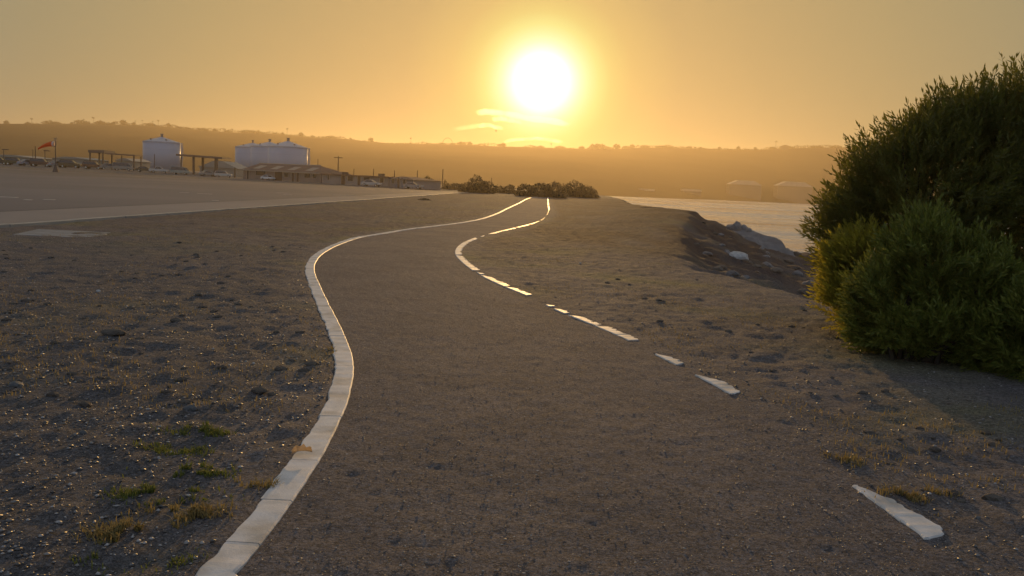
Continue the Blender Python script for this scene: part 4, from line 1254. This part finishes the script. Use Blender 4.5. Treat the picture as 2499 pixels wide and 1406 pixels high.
while cnt < 45:
    px = rr_.uniform(1300, 2450); py = rr_.uniform(640, 1250)
    g = ground_at(px, py)
    if g.x < float(xr(g.y)) + .3 or g.x > float(xe(g.y)) - .5: continue
    o = new_obj('clod', cl_meshes[cnt % 6]); s = rr_.uniform(.02, .06)
    o.location = (g.x, g.y, float(terrain(np.array([g.x]), np.array([g.y]))[0]) + s * .1)
    o.scale = (s, s, s); o.rotation_euler = (0, 0, rr_.uniform(-.6, .6))
    tag(o, 'small dark clod of earth on the dirt right of the path', 'clod', 'small clods on the right dirt'); cnt += 1

# crumpled dry leaf on the edging
g = ground_at(738, 1108, .03)
lf = MB()
prevr = None
for i in range(9):
    t = i / 8; w_ = .020 * math.sin(math.pi * (t * .9 + .05)) + .006 * (i % 2)
    c = Vector((-.055 + .11 * t, .006 * math.sin(t * 4), .008 + .016 * t * (1 - t) * 4 * .5))
    r_ = [lf.bm.verts.new(c + Vector((.006 * (i % 2), -w_, .014))), lf.bm.verts.new(c), lf.bm.verts.new(c + Vector((-.004, w_, .018 + .008 * (i % 3))))]
    if prevr:
        lf.bm.faces.new((prevr[0], prevr[1], r_[1], r_[0])); lf.bm.faces.new((prevr[1], prevr[2], r_[2], r_[1]))
    prevr = r_
lo = lf.build('dry_leaf', 'dry_leaf', None); lo.location = (g.x, g.y, .03); lo.rotation_euler = (R(10), R(-4), R(12))
tag(lo, 'crumpled orange dry leaf on the left edging', 'leaf')

# bird
p = at(1210, 320, 900)
bd = empty('bird', p)
MB().bar((-.9, 0, 0), (.9, 0, 0), .05, .28, 8).bar((.9, 0, 0), (1.3, 0, .05), .22, .04, 8).build('body', 'bird', bd)
for sgn in (-1, 1):
    MB().prism([(-.35, 0), (.45, 0), (.35, .06), (-.3, .06)], 0, 1.0).build('wing', 'bird', bd).rotation_euler = (R(60 if sgn > 0 else 120), 0, 0)
bd.rotation_euler = (0, 0, R(80))
bd.scale = (1.6, 1.6, 1.6)
tag(bd, 'tiny dark bird in the sky just below the sun', 'bird')

# ------------------------------------------------------------------ clouds: thin sheets lit from behind
cm = bpy.data.materials.new('cloud'); cm.use_nodes = True
n_, l_ = cm.node_tree.nodes, cm.node_tree.links
n_.remove(n_['Principled BSDF'])
pv = n_.new('ShaderNodeVolumePrincipled')
pv.inputs['Color'].default_value = (1, 1, 1, 1); pv.inputs['Density'].default_value = .0022; pv.inputs['Anisotropy'].default_value = .78
l_.new(pv.outputs[0], n_['Material Output'].inputs['Volume'])
CY = 7000.0
def cloud(label, pts, dens=1.0, seed=0):
    """pts: (px, py, half height px) along the wisp"""
    rr2 = np.random.default_rng(seed)
    n = 60
    u0 = np.linspace(0, 1, n); k = np.linspace(0, 1, len(pts))
    X = np.interp(u0, k, [p[0] for p in pts]); Y = np.interp(u0, k, [p[1] for p in pts]); H = np.interp(u0, k, [p[2] for p in pts])
    H = H * (1 + .9 * fbm(u0 * 14 + seed, u0 * 0, 400 + seed, 3)) * np.clip(np.minimum(u0, 1 - u0) * 12, .05, 1)
    Y = Y + 3 * fbm(u0 * 5, u0 * 0 + seed, 410, 3)
    V = []
    m_ = 10
    for i in range(n):
        c = at(X[i], Y[i], CY); hh = H[i] * CY / F
        for q in range(m_):
            a = 2 * math.pi * q / m_
            V.append((c.x, c.y + 260 * math.cos(a), c.z + hh * math.sin(a) * (1 if math.sin(a) > 0 else .6)))
    i = np.arange(n * m_).reshape(n, m_)
    f = np.stack([i[:-1], np.roll(i[:-1], -1, 1), np.roll(i[1:], -1, 1), i[1:]], -1).reshape(-1, 4).tolist()
    f += [i[0].tolist(), i[-1][::-1].tolist()]
    me = bpy.data.meshes.new('cloud'); me.from_pydata(V, [], f); me.update()
    bm_ = bmesh.new(); bm_.from_mesh(me); bmesh.ops.recalc_face_normals(bm_, faces=bm_.faces); bm_.to_mesh(me); bm_.free()
    o = new_obj('cloud', me, None, cm)
    tag(o, label, 'cloud')
cloud('bright ragged cloud streak touching the lower edge of the sun', [(1160, 278, 1.5), (1185, 273, 4), (1225, 277, 5), (1262, 283, 6), (1300, 292, 7), (1345, 296, 6), (1392, 306, 1.5)], seed=1)
cloud('short ragged cloud scrap just under the bright streak', [(1200, 290, 1), (1222, 290, 3), (1245, 294, 3.5), (1275, 300, 1)], seed=5)
cloud('small yellow cloud streak lower left of the sun', [(1105, 318, .6), (1160, 309, 1.6), (1195, 306, 2.2), (1230, 315, 1.2)], seed=2)
cloud('long thin cloud streak just above the ridge under the sun', [(1225, 347, .6), (1265, 341, 1.5), (1310, 339, 2.0), (1340, 342, 1.6), (1375, 350, .6)], seed=3)

# ------------------------------------------------------------------ haze over the bay
hz = MB().box(-3050, 3050, -420, 3300, -7.6, 125).build('haze', None, None)
hm = bpy.data.materials.new('haze'); hm.use_nodes = True
n_, l_ = hm.node_tree.nodes, hm.node_tree.links
n_.remove(n_['Principled BSDF'])
pv = n_.new('ShaderNodeVolumePrincipled')
pv.inputs['Color'].default_value = (1.0, .84, .60, 1)
pv.inputs['Density'].default_value = .00025
pv.inputs['Anisotropy'].default_value = .66
l_.new(pv.outputs[0], n_['Material Output'].inputs['Volume'])
hz.data.materials.append(hm)
hz['kind'] = 'stuff'; hz['label'] = 'warm haze hanging over the bay and hills'; hz['category'] = 'haze'
